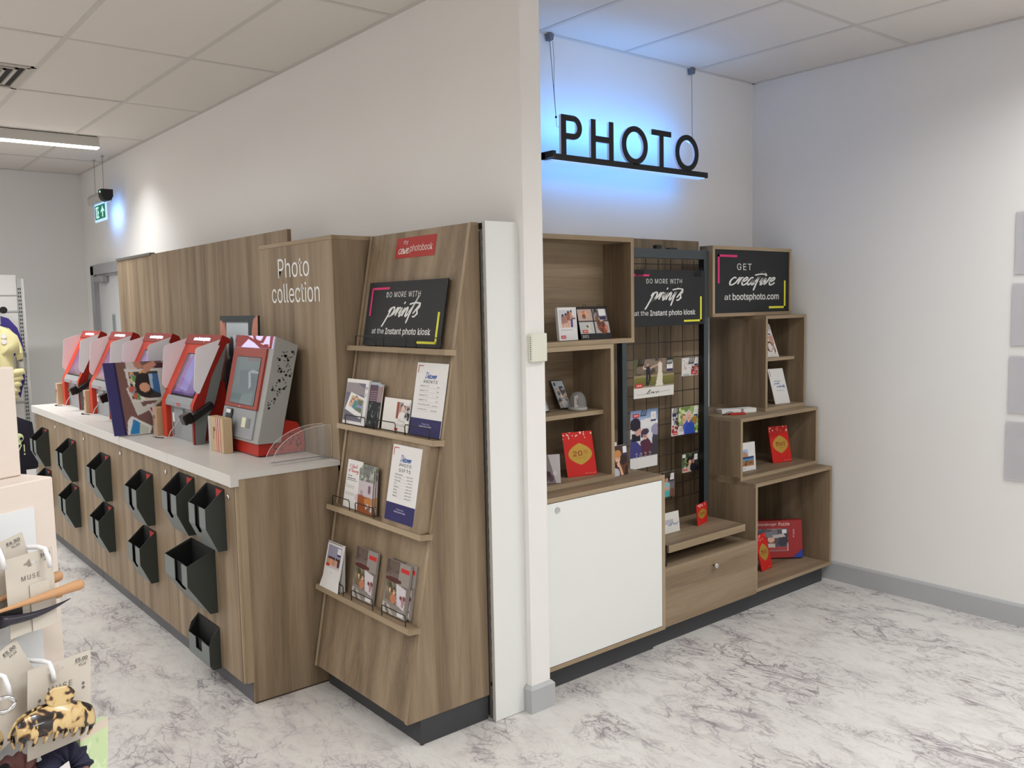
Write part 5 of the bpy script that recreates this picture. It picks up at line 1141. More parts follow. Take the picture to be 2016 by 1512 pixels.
def make_kiosk(y0, label, variant=0):
    W = .482; y1 = y0+W
    t = thing('photo_kiosk', label, 'photo kiosk', (1.6, y0+W/2, .99), group='red photo kiosks')
    # far side frame: leg and sloping upright
    fpoly = [(1.523, .991), (1.560, .991), (1.566, 1.17), (kx(1.2)+.045, 1.2), (kx(1.52)+.03, 1.515), (kx(1.50), 1.50), (kx(1.195)-.002, 1.195), (1.523, 1.165)]
    MB().prism(fpoly, 1, y1-.066, y1).build('side_frame', KR, t, bevel=.002)
    npoly = [(1.526, 1.165), (1.578, 1.172), (kx(1.33)+.030, 1.33), (kx(1.5)+.036, 1.5), (kx(1.5), 1.5), (kx(1.2)-.002, 1.2), (1.524, 1.18)]
    MB().prism(npoly, 1, y0, y0+.036).build('side_frame', KR, t)
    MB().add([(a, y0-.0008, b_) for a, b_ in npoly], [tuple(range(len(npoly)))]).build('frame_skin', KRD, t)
    B(1.524, 1.531, y0+.004, y0+.022, .991, 1.17).build('leg_strip', KRD, t)
    gpoly = [(1.531, .991), (1.577, .991), (1.597, 1.12), (1.640, 1.20), (1.672, 1.31), (1.70, 1.42), (kx(1.5)+.036, 1.5), (kx(1.33)+.028, 1.33), (1.577, 1.172), (1.531, 1.165)]
    MB().prism(gpoly, 1, y0+.001, y0+.030).build('side_cheek', KGD, t)
    MB().prism(gpoly, 1, y1-.030, y1-.003).build('side_cheek', KGD, t)
    # body and back shell
    MB().prism([(1.552, .991), (1.59, .991), (1.60, 1.15), (1.66, 1.3), (1.725, 1.5), (kx(1.5)+.01, 1.5), (kx(1.2)+.012, 1.2), (1.552, 1.17)], 1, y0+.030, y1-.066).build('body', KG, t)
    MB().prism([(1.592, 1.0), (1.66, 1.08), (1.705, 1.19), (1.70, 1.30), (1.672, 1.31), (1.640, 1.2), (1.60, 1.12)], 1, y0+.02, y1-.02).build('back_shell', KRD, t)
    # chin with the brand badge
    ch = MB().prism([(1.524, 1.168), (1.553, 1.158), (kx(1.222)+.012, 1.222), (kx(1.222)-.003, 1.222), (1.524, 1.19)], 1, y0+.036, y1-.066).build('chin_panel', KG, t)
    O = Vector((1.524, y1-.066, 1.168)); flat(ch, 'brand_badge', CWR, O, -EY, EZ, [(.175, .006, .225, .020)], .0012); letters(ch, 'cewe', O, -EY, EZ, .2, .013, .030, INKW, h=.006, off=.0018)
    B(1.549, 1.552, y1-.10, y1-.092, 1.0, 1.155).build('panel_joint', KGD, t)
    B(1.547, 1.552, y1-.125, y1-.100, 1.075, 1.125).build('paper_label', PAPER, t); B(1.54, 1.556, y0+.20, y0+.235, 1.115, 1.152).build('cable_port', KG, t)
    B(1.548, 1.552, y0+.06, y0+.10, .995, 1.09).build('ticket_slot', KGD, t)
    # screen in the slope
    zs0, zs1 = 1.226, 1.440; ys0, ys1 = y0+.040, y1-.098
    sc = Vector((kx(zs0), ys1, zs0)); hh = (zs1-zs0)/KU.z
    bz = MB().obox(sc+KN*.001, -EY, KU, ys1-ys0, hh, .012).build('screen_bezel', BEZ, t)
    p = Paint(40, 46, (150, 140, 190)); p.vgrad((168, 166, 186), (120, 96, 160)); p.rect(0, 0, .14, 1, (110, 86, 110)); p.poly([(.14, .15), (.32, 0), (.36, 1), (.1, 1)], (150, 120, 170)); p.poly([(.3, .12), (.62, .08), (.62, .9), (.3, .86)], (150, 142, 206)); p.rect(0, .93, 1, 1, (96, 70, 130))
    if variant: p.a = p.a*.5+np.array((130, 60, 110))*.5
    picture(bz, 'lit_screen', p, sc+KN*.001-EY*.012+KU*.006, -EY, KU, ys1-ys0-.024, hh-.012, off=.0012, m=SCRM)
    tb_ = MB(); a = Vector((kx(1.44), 0, 1.44)); 
    tb_.prism([(kx(1.44)-.001, 1.44), (kx(1.49)-.001, 1.49), (kx(1.49)+.02, 1.49), (kx(1.44)+.02, 1.44)], 1, y0+.036, y1-.066); tb_.build('top_band', KR, t)
    sb = MB(); sb.prism([(kx(1.222)-.001, 1.222), (kx(1.44)-.001, 1.44), (kx(1.44)+.014, 1.44), (kx(1.222)+.014, 1.222)], 1, ys1, y1-.066); sb.build('screen_margin', KR, t)
    # hood with lit lettering
    hp = [(kx(1.488)-.006, 1.488), (kx(1.54)-.006, 1.540), (1.728, 1.522), (1.735, 1.50), (kx(1.49)+.02, 1.488)]
    hd = MB().prism(hp, 1, y0-.004, y1+.006).build('hood', HOODM, t, bevel=.0015)
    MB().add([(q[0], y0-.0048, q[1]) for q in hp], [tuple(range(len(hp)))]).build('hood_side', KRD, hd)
    O = Vector((kx(1.488)-.006, y1+.006, 1.488)); UH = Vector((kx(1.54)-kx(1.488), 0, .052)).normalized()
    letters(hd, 'cewe instant photos', O, -EY, UH, .238, .030, .235, HOODTXT, h=.026, bold=.02, off=.001)
    # frosted privacy panels
    pp_ = [(kx(1.52), 1.52), (1.560, 1.482), (1.551, 1.470), (1.533, 1.285), (1.535, 1.268), (1.549, 1.250), (kx(1.25)+.004, 1.25), (kx(1.5)+.004, 1.5)]
    for y in (y1+.001, y0-.004): MB().prism(pp_, 1, y, y+.003).build('privacy_panel', PANEL, t)
    # card reader arm, white cable with plug
    arm = MB().obox(Vector((1.500, y0-.030, 1.100)), Vector((1, 0, .62)), Vector((-.62, 0, 1)), .150, .034, .05).build('reader_arm', BLACK, t, bevel=.004)
    MB().obox(Vector((1.474, y0-.034, 1.096)), Vector((1, 0, .45)), Vector((-.35, 0, 1)), .05, .050, .06).build('reader_head', mat('black_gloss', (14, 14, 16), .25), t, bevel=.004)
    CBL = mat('white_cable', (190, 188, 184), .5)
    MB().tube([(1.545, y0+.235, 1.13), (1.535, y0+.27, 1.08), (1.515, y0+.33, 1.03), (1.508, y0+.345, 1.0), (1.50, y0+.35, .9945), (1.492, y0+.37, .9935)], .0028, 6).build('cable', CBL, t)
    MB().tube([(1.492, y0+.37, .9935), (1.478, y0+.395, .9932), (1.470, y0+.42, .9932), (1.466, y0+.435, .995)], .0026, 6).build('cable_tail', BLACK, t)
    B(1.458, 1.470, y0+.43, y0+.455, .9905, .9975).build('plug', CHROME if variant == 0 else BLACK, t)
    return t
klab = ['red photo kiosk with frosted side panels, nearest of four', 'red photo kiosk half hidden behind the leaning photo book, second of four', 'red photo kiosk, third of four beyond the photo book', 'red photo kiosk at the far end of the counter, last of four']
for i, y in enumerate((4.392, 5.148, 5.905, 6.670)): make_kiosk(y, klab[i], 0 if i < 2 else 1)

# ------------------------------------------------------------------ grey and red print station
t = thing('print_station', 'grey and red print station with perforated sides at the near counter end', 'print kiosk', (1.7, 3.98, .99))
PG = mat('station_grey', (158, 158, 154), .45, noise=.02, nscale=300); PR = mat('station_red', (176, 40, 28), .45); PFR = mat('station_frame_red', (150, 58, 46), .3)
PK = (1.704-1.591)/(1.542-1.053)
def qx(z): return 1.591+(z-1.053)*PK
body = [(1.591, 1.053), (1.706, 1.051), (1.812, 1.496), (1.704, 1.542)]
bo = MB().prism(body, 1, 3.772, 4.214).build('body', PG, t, bevel=.002)
base = MB().prism([(1.599, .9945), (1.834, .9945), (1.832, 1.075), (1.80, 1.135), (1.74, 1.152), (1.70, 1.052), (1.604, 1.052)], 1, 3.79, 4.13).build('base', PR, t, bevel=.003)
for a, b_ in ((1.62, 3.82), (1.80, 3.82), (1.62, 4.10), (1.80, 4.10)): MB().disc((a, b_, .9903), (0, 0, 1), .010, 10, .004).build('rubber_foot', BLACK, t)
PU = Vector((PK, 0, 1)).normalized(); PN = (-EY).cross(PU); PL = 1/PU.z
O = Vector((1.591, 4.214, 1.053))
def fx(y, z): return 4.214-y, (z-1.053)*PL         # plane coordinates
fr = MB()
def plate(y0, y1, z0, z1, t_, out=.0): 
    c = fx(y1, z0); return MB().obox(O+(-EY)*c[0]+PU*c[1]+PN*out, -EY, PU, y1-y0, (z1-z0)*PL, t_)
plate(3.826, 4.206, 1.200, 1.482, .012, .010).build('screen_frame', PFR, t, bevel=.002)
plate(3.862, 4.150, 1.216, 1.441, .004, .0105).build('screen_edge', BLACK, t)
p = Paint(46, 60, (118, 138, 142)); p.vgrad((140, 158, 158), (104, 124, 128)); p.rect(.46, .0, 1, .09, (150, 134, 134)); p.poly([(.2, .3), (1, .25), (1, .8), (.3, .62)], (112, 130, 134)); p.rect(0, .78, .5, .92, (70, 116, 116)); p.ell(.78, .55, .16, .13, (100, 122, 128)); p.poly([(.58, .32), (.66, .30), (.78, .60), (.70, .68)], (196, 206, 212)); p.poly([(.58, .32), (.74, .26), (1, .3), (1, .34), (.7, .33)], (190, 204, 210)); p.poly([(.46, .8), (.9, .72), (.9, 1), (.4, 1)], (128, 150, 150))  # pale streaks: glass reflections painted into the screen picture
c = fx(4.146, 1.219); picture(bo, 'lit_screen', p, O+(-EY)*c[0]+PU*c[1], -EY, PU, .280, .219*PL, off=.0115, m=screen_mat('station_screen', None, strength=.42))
letters(bo, 'cewe', O, -EY, PU, fx(4.02, 1.207)[0], fx(0, 1.207)[1], .022, INKW, h=.005, off=.0115)
plate(3.832, 4.212, 1.066, 1.198, .010, .008).build('front_panel', KG, t, bevel=.001)
plate(4.086, 4.150, 1.084, 1.190, .010, .020).build('card_slot', DSTEEL, t, bevel=.004)
plate(4.092, 4.142, 1.168, 1.186, .004, .0215).build('slot_label', PAPER, t)
plate(4.100, 4.140, 1.135, 1.142, .003, .0213).build('slot_opening', BLACK, t)
plate(3.925, 3.968, 1.115, 1.160, .002, .0095).build('cream_label', mat('cream_label', (222, 220, 190), .5), t)
plate(3.872, 3.912, 1.115, 1.160, .002, .0093).build('grey_print', KGD, t)
# lit header with the big letter fragment
hd = plate(3.782, 4.204, 1.484, 1.540, .006, .006).build('lit_header', mat('header_glow', (206, 196, 226), .4, emit=.55, emit_rgb=(190, 176, 226)), t)
c0 = fx(4.204, 1.484); OH = O+(-EY)*c0[0]+PU*c0[1]
HR = mat('header_red', (150, 34, 36), .4)
def hpoly(name, pts): MB().add([OH+(-EY)*(x*.422)+PU*(y*.056*PL)+PN*.0075 for x, y in pts], [tuple(range(len(pts)))]).build(name, HR, hd)
hpoly('header_field', [(0, 0), (.16, 0), (.34, .72), (.22, 1), (0, 1)]); hpoly('header_stroke', [(.18, 1), (.32, .98), (.76, .28), (.98, .12), (.98, 0), (.70, 0), (.52, .42)]); hpoly('header_stroke', [(.45, 1), (.52, 1), (.56, .72), (.64, .62), (.70, .62), (.74, 1), (.82, 1), (.76, .42), (.62, .40), (.50, .66)]); hpoly('header_stroke', [(.92, 1), (1, 1), (1, 0), (.94, 0)]); hpoly('header_stroke', [(.78, .32), (.9, .34), (.92, .2), (.8, .16)])
# perforations: clustered holes on the side and the base
rr = random.Random(12); mb = MB()
cl = [(.80, .90), (.62, .86), (.45, .84), (.30, .80), (.72, .78), (.55, .74), (.36, .70), (.82, .70), (.62, .64), (.45, .6), (.70, .56), (.30, .52), (.52, .5), (.36, .42), (.24, .38)]
for u, v in cl:
    for k in range(5):
        uu = u+rr.uniform(-.09, .09); vv = v+rr.uniform(-.045, .045); r = rr.choice((.0028, .0028, .0034)) if k else .0062
        x0 = 1.591+(1.704-1.591)*vv; x1 = 1.706+(1.812-1.706)*vv; z = 1.053+(1.542-1.053)*vv
        mb.disc((x0+(x1-x0)*uu, 3.7715, z-.046*uu*vv), (0, -1, 0), r, 8, .0006)
mb.build('side_perforation', BLACK, t)['kind'] = 'stuff'
mb = MB()
for k in range(54): mb.disc((rr.uniform(1.66, 1.825), 3.7895, rr.uniform(1.005, 1.085)), (0, -1, 0), rr.choice((.0024, .003, .0046)), 8, .0006)
mb.build('base_perforation', mat('dark_red_hole', (86, 18, 14), .7), t)['kind'] = 'stuff'

# ------------------------------------------------------------------ kraft gift boxes beside the kiosks
KRAFT = mat('kraft_card', (196, 172, 136), .75, noise=.04, nscale=150)
def kraft_box(label, x, y, wdy, dep, h):
    t = thing('kraft_gift_box', label, 'gift box', (x+dep/2, y-wdy/2, .99), group='kraft gift boxes')
    b = B(x, x+dep, y-wdy, y, .9905, .99+h).build('box_body', KRAFT, t, bevel=.001)
    O = Vector((x, y, .9905)); flat(b, 'white_stripe', PAPER, O, -EY, EZ, [(wdy*.60, 0, wdy*.64, h), (wdy*.72, 0, wdy*.77, h)], .0006); flat(b, 'red_stripe', INKR, O, -EY, EZ, [(wdy*.55, 0, wdy*.59, h), (wdy*.65, 0, wdy*.71, h), (wdy*.78, 0, wdy*.81, h)], .0006)
    c = O-EY*wdy*.42+EZ*h*.66-EX*.003
    MB().tube([c+Vector((0, .010*math.cos(a)*(1 if k < 6 else -1), .008*math.sin(a))) for k, a in enumerate(np.linspace(0, 6.2, 10))], .0012, 5).build('twine_bow', mat('twine', (110, 60, 44), .8), t)
    MB().tube([c, c+Vector((0, .012, -.03)), c+Vector((0, .006, -.05))], .001, 4).build('twine_tail', MATS['twine'], t)
    flat(b, 'pale_edge', PAPERG, O, -EY, EZ, [(0, 0, wdy*.16, h)], .0006)
    return t
kraft_box('kraft gift box with red and white stripes between the kiosk and the print station', 1.528, 4.20, .185, .045, .166)
kraft_box('kraft gift box with twine left of the nearest red kiosk', 1.498, 4.955, .062, .04, .155)
kraft_box('kraft gift box with twine left of the third red kiosk', 1.500, 6.45, .05, .04, .155)
kraft_box('kraft gift box with twine left of the farthest red kiosk', 1.492, 7.222, .05, .04, .16)

# ------------------------------------------------------------------ leaning display photo book
p = Paint(80, 84, (118, 84, 78)); p.rect(0, 0, .17, 1, (56, 52, 104)); p.rect(.17, 0, .215, 1, (34, 28, 70)); p.rect(.215, 0, 1, 1, (120, 86, 80)); p.rect(.38, 0, .56, .12, (206, 196, 192)); p.rect(.86, .04, 1, .16, (80, 44, 60))
p.poly([(.32, .36), (.40, .34), (.56, .62), (.76, .58), (.78, .64), (.44, .74)], (206, 204, 198)); p.poly([(.34, .10), (.92, .11), (.94, .54), (.40, .56)], (214, 212, 208)); p.rect(.40, .14, .90, .51, (60, 54, 56))
p.blobs(46, .40, .14, .66, .51, .02, .05, [(206, 190, 170), (214, 206, 120), (96, 150, 96), (190, 100, 80), (230, 226, 220), (120, 160, 190), (222, 160, 90)], 14); p.ell(.64, .33, .16, .17, (40, 32, 32)); p.ell(.64, .36, .09, .065, (216, 160, 128)); p.rect(.60, .38, .68, .385, (150, 70, 60)); p.poly([(.74, .18), (.90, .18), (.90, .46), (.76, .40)], (66, 110, 166)); p.poly([(.74, .18), (.8, .18), (.78, .4), (.74, .36)], (170, 190, 210))
p.poly([(.50, 0), (.62, 0), (.66, .08), (.62, .11), (.52, .08)], (190, 130, 110)); p.poly([(.66, .06), (.86, 0), (.9, .06), (.72, .16), (.66, .15)], (200, 142, 118)); p.rect(.92, .11, 1, .5, (206, 202, 198))
p.poly([(.62, .60), (.74, .60), (.92, .98), (.80, 1), (.72, .84)], (216, 214, 212)); p.poly([(.66, .64), (.78, .66), (.84, .80), (.72, .76)], (186, 44, 84)); p.poly([(.74, .60), (1, .44), (1, 1), (.92, .98)], (206, 196, 184)); p.poly([(.78, .62), (1, .50), (1, .56), (.84, .66)], (120, 86, 60)); p.ell(.95, .62, .05, .05, (200, 160, 140)); p.ell(.80, .66, .02, .06, (70, 46, 40))
p.poly([(.34, .74), (.66, .90), (.60, 1), (.22, 1), (.26, .8)], (224, 222, 218)); p.poly([(.36, .78), (.46, .84), (.42, .99), (.26, .99)], (44, 130, 190)); p.poly([(.46, .84), (.60, .92), (.56, 1), (.42, .99)], (196, 200, 186)); p.poly([(.7, .9), (.84, .9), (.8, 1), (.72, 1)], (110, 80, 72)); p.rect(.88, .88, 1, .98, (50, 66, 140))
R = Vector((1, -.10, 0)).normalized(); U = Vector((-.075, .10, 1)).normalized()
O = Vector((1.312, 5.016, .992)); 
o = card('display_photo_book', 'large display photo book with a navy spine leaning on the counter', 'photo book', O, R, U, .300, .402, .024, mat('navy_cloth', (46, 42, 96), .7), p)
# dark poster board behind the print station
p = Paint(70, 60, (56, 62, 66)); p.rect(0, .06, .2, .6, (190, 120, 96)); p.rect(.8, .04, 1, .6, (176, 110, 92)); p.ell(.02, .25, .16, .2, (206, 140, 116)); p.ell(1.0, .2, .16, .2, (196, 128, 108)); p.poly([(.12, 0), (.9, 0), (.82, .2), (.82, .34), (.2, .34), (.18, .14)], (50, 58, 62)); p.rect(.19, .06, .76, .36, (196, 206, 212)); p.ell(.33, .28, .09, .1, (60, 56, 64)); p.ell(.5, .28, .09, .12, (110, 60, 64)); p.poly([(.36, .16), (.42, .16), (.46, .36), (.38, .36)], (214, 222, 226)); p.rect(.2, .36, .8, .5, (40, 42, 48)); p.blobs(20, .1, .45, .6, .66, .05, .1, [(70, 66, 72), (150, 140, 136), (40, 36, 44), (110, 100, 104)], 3); p.ell(.3, .68, .16, .1, (206, 150, 50)); p.rect(0, .74, 1, .82, (190, 150, 130)); p.rect(0, .82, 1, .92, (20, 18, 22)); p.rect(0, .92, 1, 1, (200, 196, 190))
O = Vector((1.798, 4.735, 1.0)); U = Vector((.03, 0, 1)).normalized()
o = card('poster_board', 'dark printed poster board standing behind the print station', 'poster', O, -EY, U, .505, .636, .012, mat('dark_poster_edge', (46, 50, 54), .6), p)
B(1.806, 1.83, 4.25, 4.72, .9905, 1.012).build('poster_foot', BLACK, o)
# clear acrylic leaflet holder
t = thing('acrylic_holder', 'clear acrylic holder with curved sides at the counter corner', 'leaflet holder', (1.70, 3.58, .9905))
AC = mat('clear_acrylic', (250, 252, 252), .03, alpha=.05, spec=.9); ACE = mat('acrylic_edge', (222, 212, 204), .1, alpha=.7)
arc = [(1.552, .9905)]+[(1.552+.248*(1-math.cos(a)), .9905+.154*math.sin(a)) for a in np.linspace(.12, math.pi/2, 14)]+[(1.832, 1.1445), (1.838, 1.138), (1.838, .9905)]
for y in (3.600, 3.530):
    pl = MB().prism(arc, 1, y, y+.003).build('side_plate', AC, t)
    MB().tube([(a, y+.0015, b_) for a, b_ in arc[1:]], .0016, 5).build('polished_edge', ACE, pl)
B(1.552, 1.838, 3.530, 3.603, .9905, .9930).build('base_plate', AC, t)
MB().tube([(1.555, 3.535, .994), (1.838, 3.535, .994)], .0018, 5).build('front_bead', ACE, t); MB().tube([(1.575, 3.598, .9945), (1.83, 3.598, .9945)], .0012, 5).build('rear_bead', WIRE, t)
B(1.806, 1.809, 3.533, 3.600, .993, 1.142).build('divider_plate', AC, t)
for a, b_ in ((1.416, 5.18), (1.420, 5.26)): solo('cable_hole_plug', MB().disc((a, b_, .9902), (0, 0, 1), .006, 8, .0015), BLACK, 'small black screw cap on the worktop %s the photo book spine' % ('just beside' if b_ < 5.2 else 'further left of'), 'screw cap')
# ------------------------------------------------------------------ baby clothes on the far wall rack
YGD = 8.30
t = thing('clothes_rack', 'white slatted wall rack with slotted upright behind the baby clothes', 'shop rack', (1.0, YGD, 0))
GW = mat('rack_white', (214, 212, 208), .5); GU = mat('rack_upright', (172, 172, 170), .5)
for k, (a, b_) in enumerate(((.0, .62), (.624, 1.20), (1.204, 1.70), (1.704, 1.83), (1.834, 2.0))): B(.2, 1.468, YGD, YGD+.02, a, b_).build('back_panel', GW, t)
up = B(1.470, 1.500, YGD-.018, YGD+.02, 0, 1.97).build('upright', GU, t); mb = MB()
for k in range(58): mb.box(1.474, 1.481, YGD-.0188, YGD-.018, .05+k*.032, .05+k*.032+.018).box(1.488, 1.495, YGD-.0188, YGD-.018, .05+k*.032, .05+k*.032+.018)
sl = mb.build('slot_holes', BLACK, up); sl['kind'] = 'stuff'
B(1.50, 1.522, YGD-.01, YGD+.02, 0, 1.97).build('side_trim', GW, t)
B(.2, 1.47, YGD-.006, YGD, 1.828, 1.836).build('cross_rail', GU, t); B(.2, 1.47, YGD-.006, YGD, 1.690, 1.70).build('cross_rail', GU, t); B(.9, 1.47, YGD-.006, YGD, .93, .945).build('cross_rail', GU, t)
for x, z in ((1.30, 1.695), (1.30, .912)): MB().tube([(x, YGD, z), (x, YGD-.34, z), (x, YGD-.36, z+.02)], .008, 8).build('hook', WHITE, t)
for x, z in ((1.30, 1.695), (1.30, .912)): MB().disc((x, YGD-.365, z+.012), (0, -1, 0), .028, 14, .012).build('hook_cap', BLACK, t)
YELF = mat('yellow_cotton', (232, 222, 168), .9, noise=.08, nscale=140, bump=.3); YELT = mat('cream_trim', (232, 224, 190), .9)
PURF = mat('purple_cotton', (62, 52, 122), .9, noise=.2, nscale=120); NVY = mat('black_cotton', (30, 27, 40), .9, noise=.1, nscale=60)
def cloth(t, name, m, outline, y, thick, fold=.008, seed=1, zlo=None):
    """garment panel: outline polygon in x,z, puffed and gently folded"""
    n = len(outline); cx = sum(a for a, _ in outline)/n; cz = sum(b_ for _, b_ in outline)/n
    rings = [1.0, .96, .8, .55, .25]; mb = MB(); V = []; F = []
    for side in (-1, 1):
        for k, r in enumerate(rings):
            for a, b_ in outline:
                X = cx+(a-cx)*r; Z = cz+(b_-cz)*r
                d = 0 if k == 0 else thick*(1-r**3)+fold*math.sin(38*X+seed)*math.cos(17*Z+seed*2)
                V.append((X, y+side*d if side > 0 else y-max(d, 0 if k else 0), Z))
        V.append((cx, y+side*thick, cz))
    per = len(rings)*n+1
    for s in (0, 1):
        o = s*per
        for k in range(len(rings)-1):
            for i in range(n): j = (i+1) % n; F.append((o+k*n+i, o+k*n+j, o+(k+1)*n+j, o+(k+1)*n+i))
        for i in range(n): F.append((o+(len(rings)-1)*n+i, o+(len(rings)-1)*n+(i+1) % n, o+per-1))
    mb.add(V, F, True); return mb.build(name, m, t)
YB = YGD-.27
t = thing('yellow_sleepsuit', 'pale yellow baby sleepsuit hanging with folded legs on the far rack', 'baby clothes', (1.30, YB, .98))
cloth(t, 'bodice', YELF, [(1.12, 1.60), (1.19, 1.585), (1.225, 1.535), (1.27, 1.585), (1.34, 1.56), (1.40, 1.48), (1.415, 1.36), (1.36, 1.36), (1.355, 1.2), (1.33, 1.08), (1.28, 1.12), (1.22, 1.14), (1.10, 1.15), (1.06, 1.3)], YB-.05, .03)
cloth(t, 'sleeve', YELF, [(1.34, 1.555), (1.40, 1.50), (1.43, 1.40), (1.435, 1.31), (1.385, 1.30), (1.375, 1.38)], YB-.02, .025, seed=4)
for k in range(5):
    z = 1.20-.048*k; cloth(t, 'trouser_fold', YELF, [(1.20+.01*k, z+.04), (1.30, z+.03), (1.425-.012*k, z+.035), (1.44-.014*k, z-.01), (1.36, z-.035), (1.24, z-.03)], YB-.03+.008*k, .032, seed=6+k)
MB().tube([(1.185, YB-.086, 1.585), (1.205, YB-.09, 1.555), (1.228, YB-.092, 1.53), (1.25, YB-.09, 1.56), (1.268, YB-.085, 1.588)], .008, 6).build('neck_trim', YELT, t); MB().tube([(1.228, YB-.092, 1.53), (1.236, YB-.094, 1.34), (1.232, YB-.09, 1.16)], .008, 6).build('front_trim', YELT, t)
for z in (1.50, 1.455): MB().disc((1.292, YB-.081, z), (0, -1, 0), .020, 12, .002).build('round_label', PAPER, t)
B(1.195, 1.285, YB-.05, YB-.047, 1.595, 1.70).build('hanger_card', mat('clear_grey_card', (168, 168, 172), .3), t); B(1.205, 1.25, YB-.052, YB-.050, 1.60, 1.69).build('card_picture', PAPER, t)
t = thing('purple_top', 'deep purple baby top hanging behind the yellow sleepsuit', 'baby clothes', (1.36, YGD-.14, 1.1))
cloth(t, 'body', PURF, [(1.16, 1.66), (1.30, 1.665), (1.37, 1.64), (1.43, 1.56), (1.46, 1.44), (1.465, 1.38), (1.38, 1.32), (1.2, 1.3), (1.12, 1.5)], YGD-.14, .03, seed=2); cloth(t, 'leg', PURF, [(1.40, 1.22), (1.465, 1.24), (1.46, 1.12), (1.44, 1.06), (1.42, .98), (1.39, 1.05)], YGD-.13, .02, seed=3)
t = thing('price_holder', 'white price ticket on the slotted upright beside the yellow sleepsuit', 'price ticket', (1.44, YGD-.2, 1.22))
B(1.385, 1.455, YGD-.235, YGD-.23, 1.215, 1.325).build('ticket', mat('grey_ticket', (176, 174, 170), .5), t); B(1.405, 1.44, YGD-.237, YGD-.235, 1.235, 1.285).build('ticket_print', PAPER, t); MB().disc((1.422, YGD-.236, 1.305), (0, -1, 0), .014, 10, .002).build('ticket_dot', mat('brown_dot', (120, 106, 96), .6), t)
B(1.458, 1.50, YGD-.05, YGD-.02, 1.31, 1.35).build('upright_clip', mat('grey_clip', (130, 130, 130), .5), t)
t = thing('skull_sweatshirt', 'black top with a pale green skull print low on the far rack', 'clothes', (1.33, YB, .4))
bd = cloth(t, 'body', NVY, [(1.10, .86), (1.20, .875), (1.32, .86), (1.40, .82), (1.46, .79), (1.478, .55), (1.49, .42), (1.40, .36), (1.1, .34)], YB-.04, .03, seed=5)
SKM = mat('skull_print', (206, 216, 164), .8); YF_ = YB-.078
MB().ell((1.346, YF_+.004, .672), .040, .010, .040, 14, 8).build('skull_dome', SKM, bd); B(1.330, 1.362, YF_-.005, YF_+.003, .620, .645).build('skull_jaw', SKM, bd)
for x in (1.328, 1.364): MB().disc((x, YF_-.004, .668), (0, -1, 0), .012, 10, .005).build('skull_eye', NVY, bd)
letters(bd, 'Y!', (1.30, YF_+.002, .5), EX, EZ, .050, .075, .075, SKM, h=.085, off=.008)
B(1.385, 1.455, YB-.09, YB-.086, .36, .41).build('hem_tag', PAPER, t)

# ------------------------------------------------------------------ pink cardboard stand in the foreground
SO = Vector((.2832, 1.4282, 0)); SR = Vector((.89841, .43916, 0)); SN = Vector((.43916, -.89841, 0))
def S(a, n, z): return SO+SR*a+SN*n+EZ*z
def sbox(a0, a1, n0, n1, z0, z1):
    mb = MB(); P = [S(a, n, z) for z in (z0, z1) for n in (n0, n1) for a in (a0, a1)]
    return mb.add(P, [(0, 2, 3, 1), (4, 5, 7, 6), (0, 1, 5, 4), (1, 3, 7, 5), (3, 2, 6, 7), (2, 0, 4, 6)])
PKM = mat('blush_cardboard', (224, 211, 200), .75, noise=.02, nscale=60); ANG = math.atan2(SR.y, SR.x)
t = thing('hair_accessory_stand', 'blush pink cardboard display stand in the left foreground', 'display stand', tuple(S(-.25, -.12, 0)))
sbox(-.55, 0, -.30, 0, 0, 1.419).build('carton_body', PKM, t, bevel=.002)
sbox(-.55, -.012, -.30, -.052, 1.4195, 1.583).build('header_panel', PKM, t, bevel=.002)
sbox(-.5, -.075, -.052, -.0505, 1.42, 1.50).build('blue_header_print', mat('blue_header', (88, 120, 186), .6), t)
bpn = sbox(-.55, -.036, .0, .003, .62, 1.381).build('peg_panel', mat('white_pegboard', (226, 228, 230), .5), t)
sbox(-.55, -.036, .003, .0036, 1.221, 1.2225).build('panel_seam', PAPERG, bpn)
for z in (1.340, 1.179): sbox(-.10, -.078, .003, .0036, z-.004, z+.002).build('peg_slot', mat('slot_shadow', (84, 84, 110), .7), bpn)
HK = mat('white_hook', (236, 236, 238), .35)
def hook(a, z, L): return MB().tube([S(a-.012, .002, z+.004), S(a-.004, L*.5, z+.004), S(a, L, z+.006), S(a+.002, L+.010, z+.004), S(a+.002, L+.016, z-.008), S(a+.003, L+.017, z-.022)], .0034, 8).build('peg_hook', HK, t)
hook(-.072, 1.330, .056); hook(-.082, 1.170, .062); hook(-.135, 1.345, .05); hook(-.140, 1.172, .05)
CARDM = mat('kraft_white_card', (206, 198, 186), .8); CARDI = mat('grey_card_print', (120, 110, 104), .7); PRICE = mat('price_ink', (70, 66, 64), .7)
